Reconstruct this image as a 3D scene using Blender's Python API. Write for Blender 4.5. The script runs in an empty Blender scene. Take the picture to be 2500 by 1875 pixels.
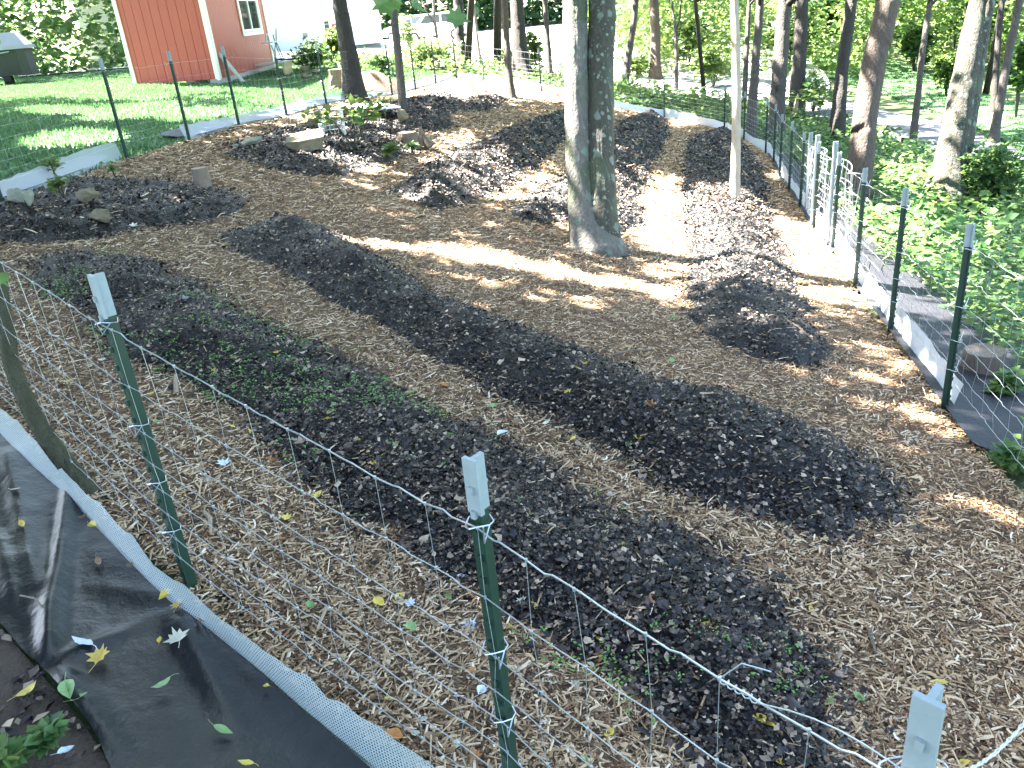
import bpy, math, random
import numpy as np
from math import radians, sin, cos, tan, atan2, pi, sqrt
rng = np.random.default_rng(7); random.seed(7)
SC = bpy.context.scene
COL = SC.collection

# ------------------------------------------------------------------ camera
F = 2022.0; PITCH = 0.429163; ROLL = 0.095323; W0, H0 = 2500.0, 1875.0
FW = np.array([0, cos(PITCH), -sin(PITCH)]); UPV = np.array([0, sin(PITCH), cos(PITCH)]); XV = np.array([1.0, 0, 0])
CR = XV*cos(ROLL) - UPV*sin(ROLL); CU = XV*sin(ROLL) + UPV*cos(ROLL)
from mathutils import Matrix, Vector
cam = bpy.data.cameras.new('camera'); camo = bpy.data.objects.new('camera', cam); COL.objects.link(camo)
cam.lens = F/W0*36; cam.sensor_width = 36; cam.clip_start = 0.05; cam.clip_end = 1500
camo.matrix_world = Matrix(((CR[0], CU[0], -FW[0], 0), (CR[1], CU[1], -FW[1], 0), (CR[2], CU[2], -FW[2], 0), (0, 0, 0, 1)))
SC.camera = camo
# ------------------------------------------------------------------ light
EL = radians(50); SA = (-0.80, 0.60)
n_ = sqrt(SA[0]**2 + SA[1]**2)
SUN = np.array([SA[0]/n_*cos(EL), SA[1]/n_*cos(EL), sin(EL)])
w = bpy.data.worlds.new('World'); SC.world = w; w.use_nodes = True
nt = w.node_tree; bg = nt.nodes['Background']
sky = nt.nodes.new('ShaderNodeTexSky'); sky.sky_type = 'NISHITA'; sky.sun_disc = False
sky.sun_elevation = EL; sky.sun_rotation = atan2(SUN[0], SUN[1]); sky.dust_density = 1.5
nt.links.new(sky.outputs[0], bg.inputs[0]); bg.inputs[1].default_value = 0.055
sl = bpy.data.lights.new('sun', 'SUN'); sl.energy = 5.0; sl.angle = radians(0.5); sl.color = (1, 0.95, 0.87)
so = bpy.data.objects.new('sun', sl); COL.objects.link(so)
so.rotation_euler = Vector(-SUN).to_track_quat('-Z', 'Y').to_euler()
SC.view_settings.view_transform = 'Standard'; SC.view_settings.look = 'None'
SC.view_settings.exposure = 4.65; SC.view_settings.gamma = 1.0; SC.view_settings.use_curve_mapping = False
SC.cycles.use_denoising = True
SC.cycles.max_bounces = 6; SC.cycles.diffuse_bounces = 3; SC.cycles.glossy_bounces = 2
SC.cycles.transmission_bounces = 4; SC.cycles.transparent_max_bounces = 12
SC.cycles.caustics_reflective = False; SC.cycles.caustics_refractive = False
SC.cycles.sample_clamp_indirect = 4.0

# ------------------------------------------------------------------ terrain
CP = np.array([
 (-4.05,9.64,-1.22),(-3.77,10.96,-1.24),(-3.42,12.04,-1.25),(-3.3,14.47,-1.41),(-2.87,15.88,-1.41),(-2.01,19.19,-1.63),(-1.21,22.49,-1.74),
 (-.74,24.92,-1.8),(.04,25.04,-1.99),(1.47,22.47,-2.15),(4.76,23.06,-3.15),(5.58,17.03,-3.23),(5.23,15.48,-3.14),(4.89,14.13,-3.12),
 (4.57,12.75,-3.04),(4.36,11.68,-3.04),(3.86,9.84,-2.85),(3.62,8.66,-2.76),(3.14,6.96,-2.59),(2.76,5.48,-2.42),(2.38,4.02,-2.27),
 (-1.07,2.14,-1.59),(-.088,1.34,-1.8),(.445,.698,-1.8),(2.0,2.55,-2.12),(0,0,-1.64),(-1.5,.8,-1.5),(-3,2.5,-1.36),(2.5,.5,-2.0),(-4.4,4.85,-1.2),
 (-8,8,-1.02),(-8,14,-1.0),(-7,20,-1.15),(-14,14,-.9),(-14,26,-.9),(-6,28,-1.2),(-2,32,-1.5),(3,34,-2.3),(-10,42,-1.1),(5,50,-2.2),(-22,36,-.9),(-22,18,-.7),
 (5,3,-2.5),(6,7,-3.0),(8,12,-3.4),(8,18,-3.55),(12,14,-3.65),(12,22,-3.6),(18,20,-3.7),(20,35,-3.3),(10,32,-3.1),(25,10,-3.9),(12,5,-3.5),(10,-5,-2.8),
 (-10,-5,-1.0),(0,-8,-1.3),(30,40,-3.2),(-30,0,-.8),(-25,55,-1.0),(0,70,-2.0),(30,65,-2.6),(50,20,-3.5)], float)
def _tps_fit(P, lam=0.02):
    n = len(P); d = np.hypot(P[:,None,0]-P[None,:,0], P[:,None,1]-P[None,:,1])
    K = np.where(d > 0, d*d*np.log(d+1e-12), 0) + lam*np.eye(n)
    A = np.zeros((n+3, n+3)); A[:n,:n] = K; Q = np.c_[np.ones(n), P[:,:2]]; A[:n,n:] = Q; A[n:,:n] = Q.T
    return np.linalg.solve(A, np.r_[P[:,2], 0, 0, 0])
TW = _tps_fit(CP)
def T(x, y):
    x = np.asarray(x, float); y = np.asarray(y, float); sh = x.shape; x = x.ravel(); y = y.ravel()
    out = np.empty_like(x)
    for i in range(0, len(x), 40000):
        xs, ys = x[i:i+40000], y[i:i+40000]
        d2 = (xs[:,None]-CP[None,:,0])**2 + (ys[:,None]-CP[None,:,1])**2
        z = (0.5*d2*np.log(d2+1e-12)) @ TW[:-3] + TW[-3] + TW[-2]*xs + TW[-1]*ys
        r = np.hypot(xs, ys-15); k = np.clip((r-42)/35, 0, 1); k = k*k*(3-2*k)
        out[i:i+40000] = z*(1-k) + (-2.0)*k
    return out.reshape(sh)
def ray(px, py):
    return CR*((px-W0/2)/F) + FW + CU*((H0/2-py)/F)
TS = np.concatenate([np.arange(.6, 14, .05), np.arange(14, 40, .2), np.arange(40, 160, 1.0)])
def G(px, py, dz=0.0):
    """ground point seen at a photo pixel"""
    r = ray(px, py); p = r[None]*TS[:,None]; h = p[:,2]-T(p[:,0], p[:,1])-dz
    i = np.argmax(h < 0)
    if h[i] >= 0: i = len(TS)-1
    a, b = TS[max(i-1,0)], TS[i]
    for _ in range(18):
        m = (a+b)/2; q = r*m
        if q[2]-float(T(q[0], q[1]))-dz > 0: a = m
        else: b = m
    return r*(a+b)/2
def A2(pts): return np.array([G(x*1.1302, y*1.1302)[:2] for x, y in pts])   # outline given on the reduced photo
def dep(p): return float(np.dot(p, FW))
def proj(P):
    P = np.asarray(P, float); d = P@FW; d = np.where(np.abs(d) < 1e-6, 1e-6, d)
    return (P@CR)/d*F + W0/2, H0/2 - (P@CU)/d*F, d
def at_depth(px, py, d): return ray(px, py)*d
def hashn(ix, iy, s=0):
    h = (ix.astype(np.int64)*374761393 + iy.astype(np.int64)*668265263 + s*974634533) & 0xffffffff
    h = ((h ^ (h >> 13))*1274126177) & 0xffffffff
    return ((h ^ (h >> 16)) & 0xffff)/65535.0
def vn(x, y, s=0):
    ix = np.floor(x); iy = np.floor(y); fx = x-ix; fy = y-iy; fx = fx*fx*(3-2*fx); fy = fy*fy*(3-2*fy)
    a = hashn(ix, iy, s); b = hashn(ix+1, iy, s); c = hashn(ix, iy+1, s); d = hashn(ix+1, iy+1, s)
    return (a*(1-fx)+b*fx)*(1-fy) + (c*(1-fx)+d*fx)*fy
def fbm(x, y, s=0, o=3):
    return sum(vn(x*2**k, y*2**k, s+k)*.5**k for k in range(o))/sum(.5**k for k in range(o))-.5
def inpoly(x, y, P):
    c = np.zeros(np.shape(x), bool); n = len(P); j = n-1
    for i in range(n):
        xi, yi, xj, yj = P[i][0], P[i][1], P[j][0], P[j][1]
        c ^= ((yi > y) != (yj > y)) & (x < (xj-xi)*(y-yi)/(yj-yi+1e-15)+xi); j = i
    return c
def edist(x, y, P):
    d = np.full(np.shape(x), 1e9); n = len(P)
    for i in range(n):
        a = P[i]; b = P[(i+1) % n]; e = b-a; L = max(e@e, 1e-9)
        t = np.clip(((x-a[0])*e[0]+(y-a[1])*e[1])/L, 0, 1)
        d = np.minimum(d, np.hypot(x-a[0]-t*e[0], y-a[1]-t*e[1]))
    return d
def smoothpoly(P, it=2):
    P = np.asarray(P, float)
    for _ in range(it):
        Q = np.roll(P, -1, 0); P = np.stack([.75*P+.25*Q, .25*P+.75*Q], 1).reshape(-1, 2)
    return P

# ------------------------------------------------------------------ mesh helpers
WL = {}
def mesh(name, V, Fc, smooth=False):
    me = bpy.data.meshes.new(name); V = np.asarray(V, np.float32)
    if isinstance(Fc, np.ndarray):
        m, k = Fc.shape
        me.vertices.add(len(V)); me.vertices.foreach_set('co', V.ravel())
        me.loops.add(m*k); me.loops.foreach_set('vertex_index', Fc.astype(np.int32).ravel())
        me.polygons.add(m); me.polygons.foreach_set('loop_start', np.arange(0, m*k, k, dtype=np.int32))
        try: me.polygons.foreach_set('loop_total', np.full(m, k, np.int32))
        except Exception: pass
        me.update(calc_edges=True); me.validate()
    else:
        me.from_pydata(V.tolist(), [], [list(f) for f in Fc]); me.update()
    if smooth: me.polygons.foreach_set('use_smooth', [True]*len(me.polygons))
    return me
def tag(o, label=None, cat=None, group=None, kind=None):
    if label: o['label'] = label
    if cat: o['category'] = cat
    if group: o['group'] = group
    if kind: o['kind'] = kind
    return o
def link(name, me, parent=None, loc=(0, 0, 0)):
    o = bpy.data.objects.new(name, me); COL.objects.link(o)
    o.location = loc
    if parent is not None: o.parent = parent
    return o
def empty(name, loc, label, cat, group=None):
    o = bpy.data.objects.new(name, None); COL.objects.link(o); o.location = [float(v) for v in loc]; o.empty_display_size = .1
    WL[o.name] = np.array(loc, float)
    return tag(o, label, cat, group)
def obj(name, VF, mat, parent=None, origin=None, smooth=False):
    V, Fc = VF; V = np.asarray(V, float)
    if parent is not None: org = WL[parent.name]
    elif origin is not None: org = np.array(origin, float)
    else: org = np.zeros(3)
    me = mesh(name, V-org, Fc, smooth); me.materials.append(mat)
    o = link(name, me, parent, (0, 0, 0) if parent is not None else [float(v) for v in org])
    WL[o.name] = org
    return o
def join(parts):
    V = []; Fs = []; n = 0
    for v, f in parts:
        V.append(np.asarray(v, float)); Fs += [[int(i)+n for i in q] for q in f]; n += len(v)
    return np.concatenate(V), Fs
def box(c, s, ax=None):
    c = np.asarray(c, float); s = np.asarray(s, float)/2
    ax = np.eye(3) if ax is None else np.asarray(ax, float)
    V = np.array([[i, j, k] for k in (-1, 1) for j in (-1, 1) for i in (-1, 1)], float)*s
    return c+V@ax, [(0,2,3,1),(4,5,7,6),(0,1,5,4),(2,6,7,3),(0,4,6,2),(1,3,7,5)]
def frame(d):
    d = np.asarray(d, float); d = d/np.linalg.norm(d)
    a = np.array([0, 0, 1.0]) if abs(d[2]) < .9 else np.array([1.0, 0, 0])
    u = np.cross(a, d); u /= np.linalg.norm(u); return u, np.cross(d, u), d
def tube(P, R, n=6, cap=True, rough=0.0, seed=0, ridge=0.0):
    P = np.asarray(P, float); m = len(P); R = np.broadcast_to(np.asarray(R, float), (m,))
    t = np.gradient(P, axis=0); u, v, _ = frame(t[0]); V = []
    r_ = np.random.default_rng(seed)
    lob = r_.normal(0, 1, n)
    for i in range(m):
        d = t[i]/max(np.linalg.norm(t[i]), 1e-9)
        u = u-d*(u@d); u /= np.linalg.norm(u); v = np.cross(d, u)
        a = np.arange(n)/n*2*pi
        rr = R[i]*(1+rough*(lob*.6+r_.normal(0, .5, n)))
        if ridge:
            L_ = np.linalg.norm(P[i]-P[0]); rr = rr*(1+ridge*(fbm(np.cos(a)*5+seed, np.sin(a)*5+L_*1.6, seed % 50)+.4*fbm(np.cos(a)*2.2+seed, np.sin(a)*2.2+L_*.5, seed % 50+7)))
        V.append(P[i]+np.outer(np.cos(a)*rr, u)+np.outer(np.sin(a)*rr, v))
    V = np.concatenate(V); Fs = []
    for i in range(m-1):
        for j in range(n):
            k = (j+1) % n; Fs.append((i*n+j, i*n+k, (i+1)*n+k, (i+1)*n+j))
    if cap: Fs += [tuple(range(n-1, -1, -1)), tuple(range((m-1)*n, m*n))]
    return V, Fs
def prism(P, z0, z1):
    P = np.asarray(P, float); n = len(P)
    V = np.r_[np.c_[P, np.full(n, z0)], np.c_[P, np.full(n, z1)]]
    return V, [tuple(range(n-1, -1, -1)), tuple(range(n, 2*n))]+[(i, (i+1) % n, n+(i+1) % n, n+i) for i in range(n)]
def grid_on(P, step, zf, pad=0.0, jitter=True, snap=False):
    """grid sheet inside outline P with height zf(x, y)"""
    P = np.asarray(P, float); lo = P.min(0)-step; hi = P.max(0)+step
    nx = int((hi[0]-lo[0])/step)+2; ny = int((hi[1]-lo[1])/step)+2
    X, Y = np.meshgrid(lo[0]+np.arange(nx)*step, lo[1]+np.arange(ny)*step)
    if jitter: X = X+rng.uniform(-.25, .25, X.shape)*step; Y = Y+rng.uniform(-.25, .25, X.shape)*step
    I = inpoly(X, Y, P); q = I[:-1,:-1] & I[1:,:-1] & I[:-1,1:] & I[1:,1:]
    if snap:
        q = I[:-1,:-1] | I[1:,:-1] | I[:-1,1:] | I[1:,1:]
        near = np.zeros_like(I); near[:-1,:-1] |= q; near[1:,:-1] |= q; near[:-1,1:] |= q; near[1:,1:] |= q
        o = near & ~I; x0, y0 = X[o], Y[o]; bd = np.full(len(x0), 1e9); bx = x0.copy(); by = y0.copy()
        for i in range(len(P)):
            a = P[i]; e = P[(i+1) % len(P)]-a; L = max(e@e, 1e-9); t = np.clip(((x0-a[0])*e[0]+(y0-a[1])*e[1])/L, 0, 1)
            cx, cy = a[0]+t*e[0], a[1]+t*e[1]; dd = np.hypot(x0-cx, y0-cy); m = dd < bd; bd[m] = dd[m]; bx[m] = cx[m]; by[m] = cy[m]
        X[o] = bx; Y[o] = by
    idx = np.arange(nx*ny).reshape(ny, nx)
    Fq = np.stack([idx[:-1,:-1][q], idx[:-1,1:][q], idx[1:,1:][q], idx[1:,:-1][q]], 1)
    used = np.unique(Fq); rm = np.full(nx*ny, -1); rm[used] = np.arange(len(used))
    x = X.ravel()[used]; y = Y.ravel()[used]
    return np.c_[x, y, zf(x, y)], rm[Fq]

# ------------------------------------------------------------------ materials
def M(name, cols, src='noise', scale=8.0, rough=.8, bump=0.0, bscale=40.0, metal=0.0, spec=.35, detail=4.0, stretch=None,
      transl=0.0, coat=0.0, cols2=None, s2=1.0, mix2=.5, trans=0.0, alpha_mesh=None, sheen=0.0):
    m = bpy.data.materials.new(name); m.use_nodes = True; t = m.node_tree; N = t.nodes; Lk = t.links
    bs = N['Principled BSDF']; out = N['Material Output']
    bs.inputs['Roughness'].default_value = rough; bs.inputs['Metallic'].default_value = metal
    bs.inputs['Specular IOR Level'].default_value = spec
    geo = N.new('ShaderNodeNewGeometry'); pos = geo.outputs['Position']
    if stretch:
        mp = N.new('ShaderNodeMapping'); mp.inputs['Scale'].default_value = stretch; Lk.new(pos, mp.inputs[0]); pos = mp.outputs[0]
    def ramp(cl, fac):
        r = N.new('ShaderNodeValToRGB'); e = r.color_ramp.elements
        if not isinstance(cl[0][0], (int, float)) or len(cl[0]) == 2: st = cl
        else: st = [(i/max(len(cl)-1, 1), c) for i, c in enumerate(cl)]
        while len(e) < len(st): e.new(.5)
        for k, (p, c) in enumerate(st): e[k].position = p; e[k].color = (*c, 1)
        Lk.new(fac, r.inputs[0]); return r.outputs[0]
    def noise(sc, dt=detail, p=None):
        n = N.new('ShaderNodeTexNoise'); n.inputs['Scale'].default_value = sc; n.inputs['Detail'].default_value = dt; n.inputs['Roughness'].default_value = .65
        Lk.new(p or pos, n.inputs['Vector']); return n.outputs[0]
    if len(cols) == 1: bs.inputs['Base Color'].default_value = (*cols[0], 1); c = None
    else:
        if src == 'island': f = geo.outputs['Random Per Island']
        elif src == 'object':
            oi = N.new('ShaderNodeObjectInfo'); f = oi.outputs['Random']
        else: f = noise(scale)
        c = ramp(cols, f)
    if cols2 is not None:
        c2 = ramp(cols2, noise(s2, 5.0)); mx = N.new('ShaderNodeMix'); mx.data_type = 'RGBA'; mx.blend_type = 'MULTIPLY'
        mx.inputs[0].default_value = mix2
        if c is None: mx.inputs[6].default_value = (*cols[0], 1)
        else: Lk.new(c, mx.inputs[6])
        Lk.new(c2, mx.inputs[7]); c = mx.outputs[2]
    if c is not None: Lk.new(c, bs.inputs['Base Color'])
    if coat: bs.inputs['Coat Weight'].default_value = coat
    if bump:
        b = N.new('ShaderNodeBump'); b.inputs['Strength'].default_value = min(bump, 1); b.inputs['Distance'].default_value = .02 if bump <= 1 else .02*bump
        Lk.new(noise(bscale, 5.0), b.inputs['Height']); Lk.new(b.outputs[0], bs.inputs['Normal'])
    if transl:
        tl = N.new('ShaderNodeBsdfTranslucent'); ms = N.new('ShaderNodeMixShader'); ms.inputs[0].default_value = transl
        if c is not None: 
            hs = N.new('ShaderNodeHueSaturation'); hs.inputs['Value'].default_value = 1.5; hs.inputs['Hue'].default_value = .485
            Lk.new(c, hs.inputs['Color']); Lk.new(hs.outputs[0], tl.inputs[0])
        else: tl.inputs[0].default_value = (*cols[0], 1)
        Lk.new(bs.outputs[0], ms.inputs[1]); Lk.new(tl.outputs[0], ms.inputs[2]); Lk.new(ms.outputs[0], out.inputs[0])
    if alpha_mesh:
        ms = N.new('ShaderNodeMixShader'); tr = N.new('ShaderNodeBsdfTransparent'); ms.inputs[0].default_value = alpha_mesh
        Lk.new(tr.outputs[0], ms.inputs[1]); Lk.new(bs.outputs[0], ms.inputs[2]); Lk.new(ms.outputs[0], out.inputs[0])
    return m
BK = (0.012, .010, .008)
m_ground = M('forest_floor', [(.03,.030,.014),(.048,.062,.022),(.05,.085,.026),(.08,.115,.04)], scale=1.2, bump=.6, bscale=18)
m_lawn = M('lawn_turf', [(.035,.08,.028),(.06,.13,.045),(.10,.17,.07)], scale=1.1, detail=6, bump=.5, bscale=30, cols2=[(.7,.8,.7),(1,1,1)], s2=14)
m_gravel = M('gravel', [(.09,.088,.095),(.14,.138,.145),(.19,.187,.19)], scale=30, detail=8, bump=.8, bscale=60)
m_drive = M('pale_gravel', [(.42,.41,.38),(.55,.53,.5),(.62,.6,.57)], scale=12, detail=8, bump=.6, bscale=50)
m_chipbase = M('wood_chip_bed', [(.02,.010,.005),(.08,.043,.021),(.22,.135,.07),(.48,.34,.20)], scale=34, detail=7, bump=1.0, bscale=75, stretch=(1,1,1), cols2=[(.72,.7,.68),(1,1,1)], s2=1.1, mix2=.8)
m_chip = M('wood_chips', [(0,(.05,.024,.011)),(.2,(.14,.075,.036)),(.42,(.29,.18,.092)),(.7,(.46,.32,.18)),(.92,(.60,.45,.28)),(1,(.74,.62,.46))], 'island', rough=.75, cols2=[(.55,.5,.48),(.9,.86,.84),(1.0,1.0,1.0)], s2=1.3, mix2=.85)
m_soilb = M('bare_brown_soil', [(.02,.013,.009),(.05,.034,.022),(.09,.062,.042)], scale=22, detail=7, bump=1.0, bscale=40)
m_soil = M('leaf_mould', [(.003,.0025,.0025),(.008,.0065,.006),(.018,.014,.012)], scale=26, detail=7, rough=.6, bump=1.0, bscale=45)
m_mulch = M('shredded_leaves', [(0,(.003,.0025,.0025)),(.40,(.010,.0074,.0068)),(.66,(.034,.024,.020)),(.85,(.105,.073,.055)),(.95,(.26,.19,.135)),(1,(.42,.32,.22))], 'island', rough=.5, spec=.3)
m_grass = M('grass_blades', [(.035,.095,.03),(.06,.14,.05),(.10,.18,.07)], 'island', rough=.6, transl=.3)
m_leafd = M('leaf_dark', [(.015,.05,.016),(.03,.085,.026),(.055,.115,.035)], 'island', rough=.45, transl=.35)
m_leafm = M('leaf_mid', [(.02,.065,.018),(.05,.12,.03),(.085,.16,.045),(.13,.19,.06)], 'island', rough=.45, transl=.4)
m_leafl = M('leaf_light', [(.06,.12,.03),(.09,.16,.04),(.14,.19,.05)], 'island', rough=.5, transl=.45)
m_bark = M('bark_grey_brown', [(.018,.014,.011),(.065,.054,.045),(.13,.112,.095)], scale=26, stretch=(1,1,.2), bump=3.0, bscale=34, detail=7)
m_barkd = M('bark_dark', [(.009,.0075,.0065),(.032,.026,.022),(.075,.062,.053)], scale=30, stretch=(1,1,.2), bump=3.0, bscale=38, detail=7)
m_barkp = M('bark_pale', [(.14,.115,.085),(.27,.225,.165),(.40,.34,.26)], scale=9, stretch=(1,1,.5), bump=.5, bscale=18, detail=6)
m_barkb = M('bark_warm', [(.025,.017,.012),(.085,.062,.047),(.17,.13,.10)], scale=30, stretch=(1,1,.2), bump=3.0, bscale=36, detail=7)
m_wire = M('galvanised_wire', [(.38,.41,.43),(.52,.55,.57)], scale=60, rough=.38, metal=.75)
m_post = M('green_post_paint', [(.008,.028,.018),(.014,.042,.027)], scale=20, rough=.4, spec=.5)
m_cap = M('white_post_paint', [(.20,.24,.24),(.30,.34,.34)], scale=30, rough=.5, cols2=[(.75,.75,.72),(1,1,1)], s2=45, mix2=.5)
m_cloth = M('mesh_skirt', [(.50,.54,.56),(.64,.68,.70)], scale=50, rough=.45, metal=.3, alpha_mesh=.38)
m_cloth2 = M('dense_mesh_skirt', [(.50,.56,.62),(.62,.68,.74)], scale=20, rough=.5, metal=.2, alpha_mesh=.9)
def mesh_cloth(name, col, cell, wire, d):
    m = M(name, col, scale=40, rough=.45, metal=.4); t = m.node_tree; N = t.nodes; L = t.links; out = N['Material Output']; bs = N['Principled BSDF']
    g = N.new('ShaderNodeNewGeometry'); res = []
    for v in ((d[0], d[1], 0), (0, 0, 1)):
        dt = N.new('ShaderNodeVectorMath'); dt.operation = 'DOT_PRODUCT'; dt.inputs[1].default_value = v; L.new(g.outputs['Position'], dt.inputs[0])
        a = N.new('ShaderNodeMath'); a.operation = 'DIVIDE'; a.inputs[1].default_value = cell; L.new(dt.outputs['Value'], a.inputs[0])
        f = N.new('ShaderNodeMath'); f.operation = 'FRACT'; L.new(a.outputs[0], f.inputs[0])
        c = N.new('ShaderNodeMath'); c.operation = 'LESS_THAN'; c.inputs[1].default_value = wire; L.new(f.outputs[0], c.inputs[0]); res.append(c)
    mx = N.new('ShaderNodeMath'); mx.operation = 'MAXIMUM'; L.new(res[0].outputs[0], mx.inputs[0]); L.new(res[1].outputs[0], mx.inputs[1])
    ms = N.new('ShaderNodeMixShader'); tr = N.new('ShaderNodeBsdfTransparent'); L.new(mx.outputs[0], ms.inputs[0]); L.new(tr.outputs[0], ms.inputs[1]); L.new(bs.outputs[0], ms.inputs[2]); L.new(ms.outputs[0], out.inputs[0])
    return m
m_clothn = mesh_cloth('hardware_cloth', [(.50,.58,.57),(.64,.71,.70)], .0105, .48, (.70,-.71))
m_moss = M('mossy_bark', [(.016,.016,.008),(.05,.047,.022),(.10,.095,.055)], scale=26, stretch=(1,1,.2), bump=3.0, bscale=36, detail=7)
m_fabric = M('black_plastic', [(.005,.005,.007),(.010,.010,.013)], scale=6, rough=.33, spec=.42, bump=.3, bscale=13)
m_fabricr = M('black_landscape_fabric', [(.010,.010,.013),(.022,.022,.028)], scale=6, rough=.6, spec=.25, bump=.5, bscale=30)
m_fabric2 = M('grey_landscape_fabric', [(.016,.024,.045),(.028,.038,.066)], scale=8, rough=.65, spec=.2, bump=.3, bscale=12)
m_red = M('barn_red_paint', [(.30,.045,.03),(.37,.06,.036)], scale=5, rough=.55, stretch=(1,1,.3), bump=.25, bscale=60, cols2=[(.85,.85,.85),(1,1,1)], s2=8)
m_trim = M('cream_trim_paint', [(.66,.63,.56),(.76,.73,.66)], scale=9, rough=.5)
m_white = M('white_paint', [(.76,.77,.77),(.83,.83,.82)], scale=6, rough=.5)
m_glass = M('window_glass', [(.03,.035,.04)], rough=.06, spec=.8)
m_darkin = M('dark_void', [(.02,.018,.016)], rough=.9)
m_conc = M('concrete_block', [(.25,.24,.22),(.38,.36,.33)], scale=14, bump=.6, bscale=50)
m_rock = M('field_stone', [(.075,.06,.036),(.14,.115,.07),(.22,.19,.13)], scale=9, detail=8, bump=1.0, bscale=22)
m_rockp = M('lichen_stone', [(.12,.12,.085),(.20,.20,.15),(.30,.30,.25)], scale=12, detail=8, bump=1.0, bscale=26)
m_stump = M('weathered_wood', [(.06,.045,.03),(.14,.105,.075),(.22,.175,.13)], scale=12, stretch=(1,1,.2), bump=1.0, bscale=22)
m_cut = M('cut_wood', [(.22,.155,.095),(.33,.25,.165)], scale=20, rough=.8, bump=.3)
m_greyw = M('grey_timber', [(.25,.25,.24),(.38,.38,.37)], scale=10, stretch=(3,3,.4), bump=.4)
m_ply = M('pale_board', [(.68,.66,.62),(.8,.78,.74)], scale=5, rough=.7)
m_yelw = M('aged_pine', [(.38,.30,.16),(.50,.41,.24)], scale=8, bump=.4, cols2=[(.5,.45,.4),(1,1,1)], s2=3)
m_dirt = M('clay_soil', [(.10,.045,.025),(.17,.08,.045),(.23,.125,.075)], scale=10, detail=7, bump=1.0, bscale=20)
m_binb = M('black_bin_plastic', [(.018,.018,.02),(.035,.034,.036)], scale=4, rough=.5)
m_binl = M('grey_lid_plastic', [(.20,.20,.24),(.26,.26,.30)], scale=3, rough=.45)
m_rubber = M('rubber', [(.015,.015,.015)], rough=.8)
m_blue = M('light_blue_paint', [(.22,.40,.55)], rough=.25, spec=.6, coat=.5)
m_carw = M('white_car_paint', [(.78,.78,.78)], rough=.25, spec=.6, coat=.5)
m_metal = M('green_steel', [(.05,.10,.07)], rough=.5)
m_gsteel = M('grey_steel', [(.35,.38,.42)], rough=.4, metal=.5)
m_yleaf = M('yellow_leaf', [(.50,.36,.05),(.62,.50,.10),(.45,.30,.06)], 'object', rough=.5, transl=.2, cols2=[(.45,.35,.25),(1,1,1),(1,1,1)], s2=50, mix2=.7)
m_oleaf = M('orange_leaf', [(.42,.17,.04),(.55,.26,.08)], 'object', rough=.5, transl=.15, cols2=[(.4,.3,.2),(1,1,1)], s2=60, mix2=.6)
m_pleaf = M('pale_leaf', [(.50,.47,.34),(.62,.60,.48)], 'object', rough=.5, transl=.15, cols2=[(.6,.55,.45),(1,1,1)], s2=60, mix2=.6)
m_gleaf = M('green_fallen_leaf', [(.16,.28,.09),(.26,.38,.16)], 'object', rough=.5, transl=.2, cols2=[(.6,.6,.5),(1,1,1)], s2=60, mix2=.6)
m_bleaf = M('brown_leaf', [(.13,.08,.04),(.24,.16,.09)], 'object', rough=.5, transl=.1)
m_wleaf = M('silvery_leaf', [(.45,.50,.52),(.58,.62,.63)], 'object', rough=.5, cols2=[(.7,.7,.7),(1,1,1)], s2=60, mix2=.5)
m_seed = M('seedling_leaf', [(.10,.24,.05),(.17,.32,.08)], 'island', rough=.5, transl=.35)
m_twine = M('twine', [(.42,.42,.36),(.52,.52,.46)], scale=90, rough=.8)
def lichen_bark(nm, cl):
    m = M(nm, cl, scale=24, stretch=(1,1,.2), bump=3.0, bscale=36, detail=7)
    t = m.node_tree; N = t.nodes; L = t.links; bs = N['Principled BSDF']
    old = bs.inputs['Base Color'].links[0].from_socket
    g = [n for n in N if n.type == 'NEW_GEOMETRY'][0]
    def patches(sc, lo, hi, seedoff, rnd):
        mp = N.new('ShaderNodeMapping'); mp.inputs['Location'].default_value = (seedoff, 0, seedoff*2); mp.inputs['Scale'].default_value = (1, 1, .8); L.new(g.outputs['Position'], mp.inputs[0])
        nz = N.new('ShaderNodeTexNoise'); nz.inputs['Scale'].default_value = 22; L.new(mp.outputs[0], nz.inputs['Vector'])
        vm = N.new('ShaderNodeMix'); vm.data_type = 'VECTOR'; vm.inputs[0].default_value = .035; L.new(mp.outputs[0], vm.inputs[4]); L.new(nz.outputs[1], vm.inputs[5])
        v = N.new('ShaderNodeTexVoronoi'); v.inputs['Scale'].default_value = sc; L.new(vm.outputs[1], v.inputs['Vector'])
        r = N.new('ShaderNodeValToRGB'); e = r.color_ramp.elements; e[0].position = lo; e[0].color = (1,1,1,1); e[1].position = hi; e[1].color = (0,0,0,1)
        L.new(v.outputs['Distance'], r.inputs[0])
        th = N.new('ShaderNodeMath'); th.operation = 'GREATER_THAN'; th.inputs[1].default_value = rnd
        sp = N.new('ShaderNodeSeparateColor'); L.new(v.outputs['Color'], sp.inputs[0]); L.new(sp.outputs[0], th.inputs[0])
        mu = N.new('ShaderNodeMath'); mu.operation = 'MULTIPLY'; L.new(r.outputs[0], mu.inputs[0]); L.new(th.outputs[0], mu.inputs[1])
        return mu.outputs[0]
    cur = old
    for sc, lo, hi, off, rd, col in ((9, .26, .36, 0, .62, (.15,.185,.14)), (19, .24, .36, 3, .62, (.19,.22,.17)), (3.5, .30, .62, 7, .55, (.075,.085,.05)), (36, .2, .34, 5, .6, (.13,.155,.115))):
        mx = N.new('ShaderNodeMix'); mx.data_type = 'RGBA'; L.new(patches(sc, lo, hi, off, rd), mx.inputs[0])
        L.new(cur, mx.inputs[6]); mx.inputs[7].default_value = (*col, 1); cur = mx.outputs[2]
    L.new(cur, bs.inputs['Base Color']); return m
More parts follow.
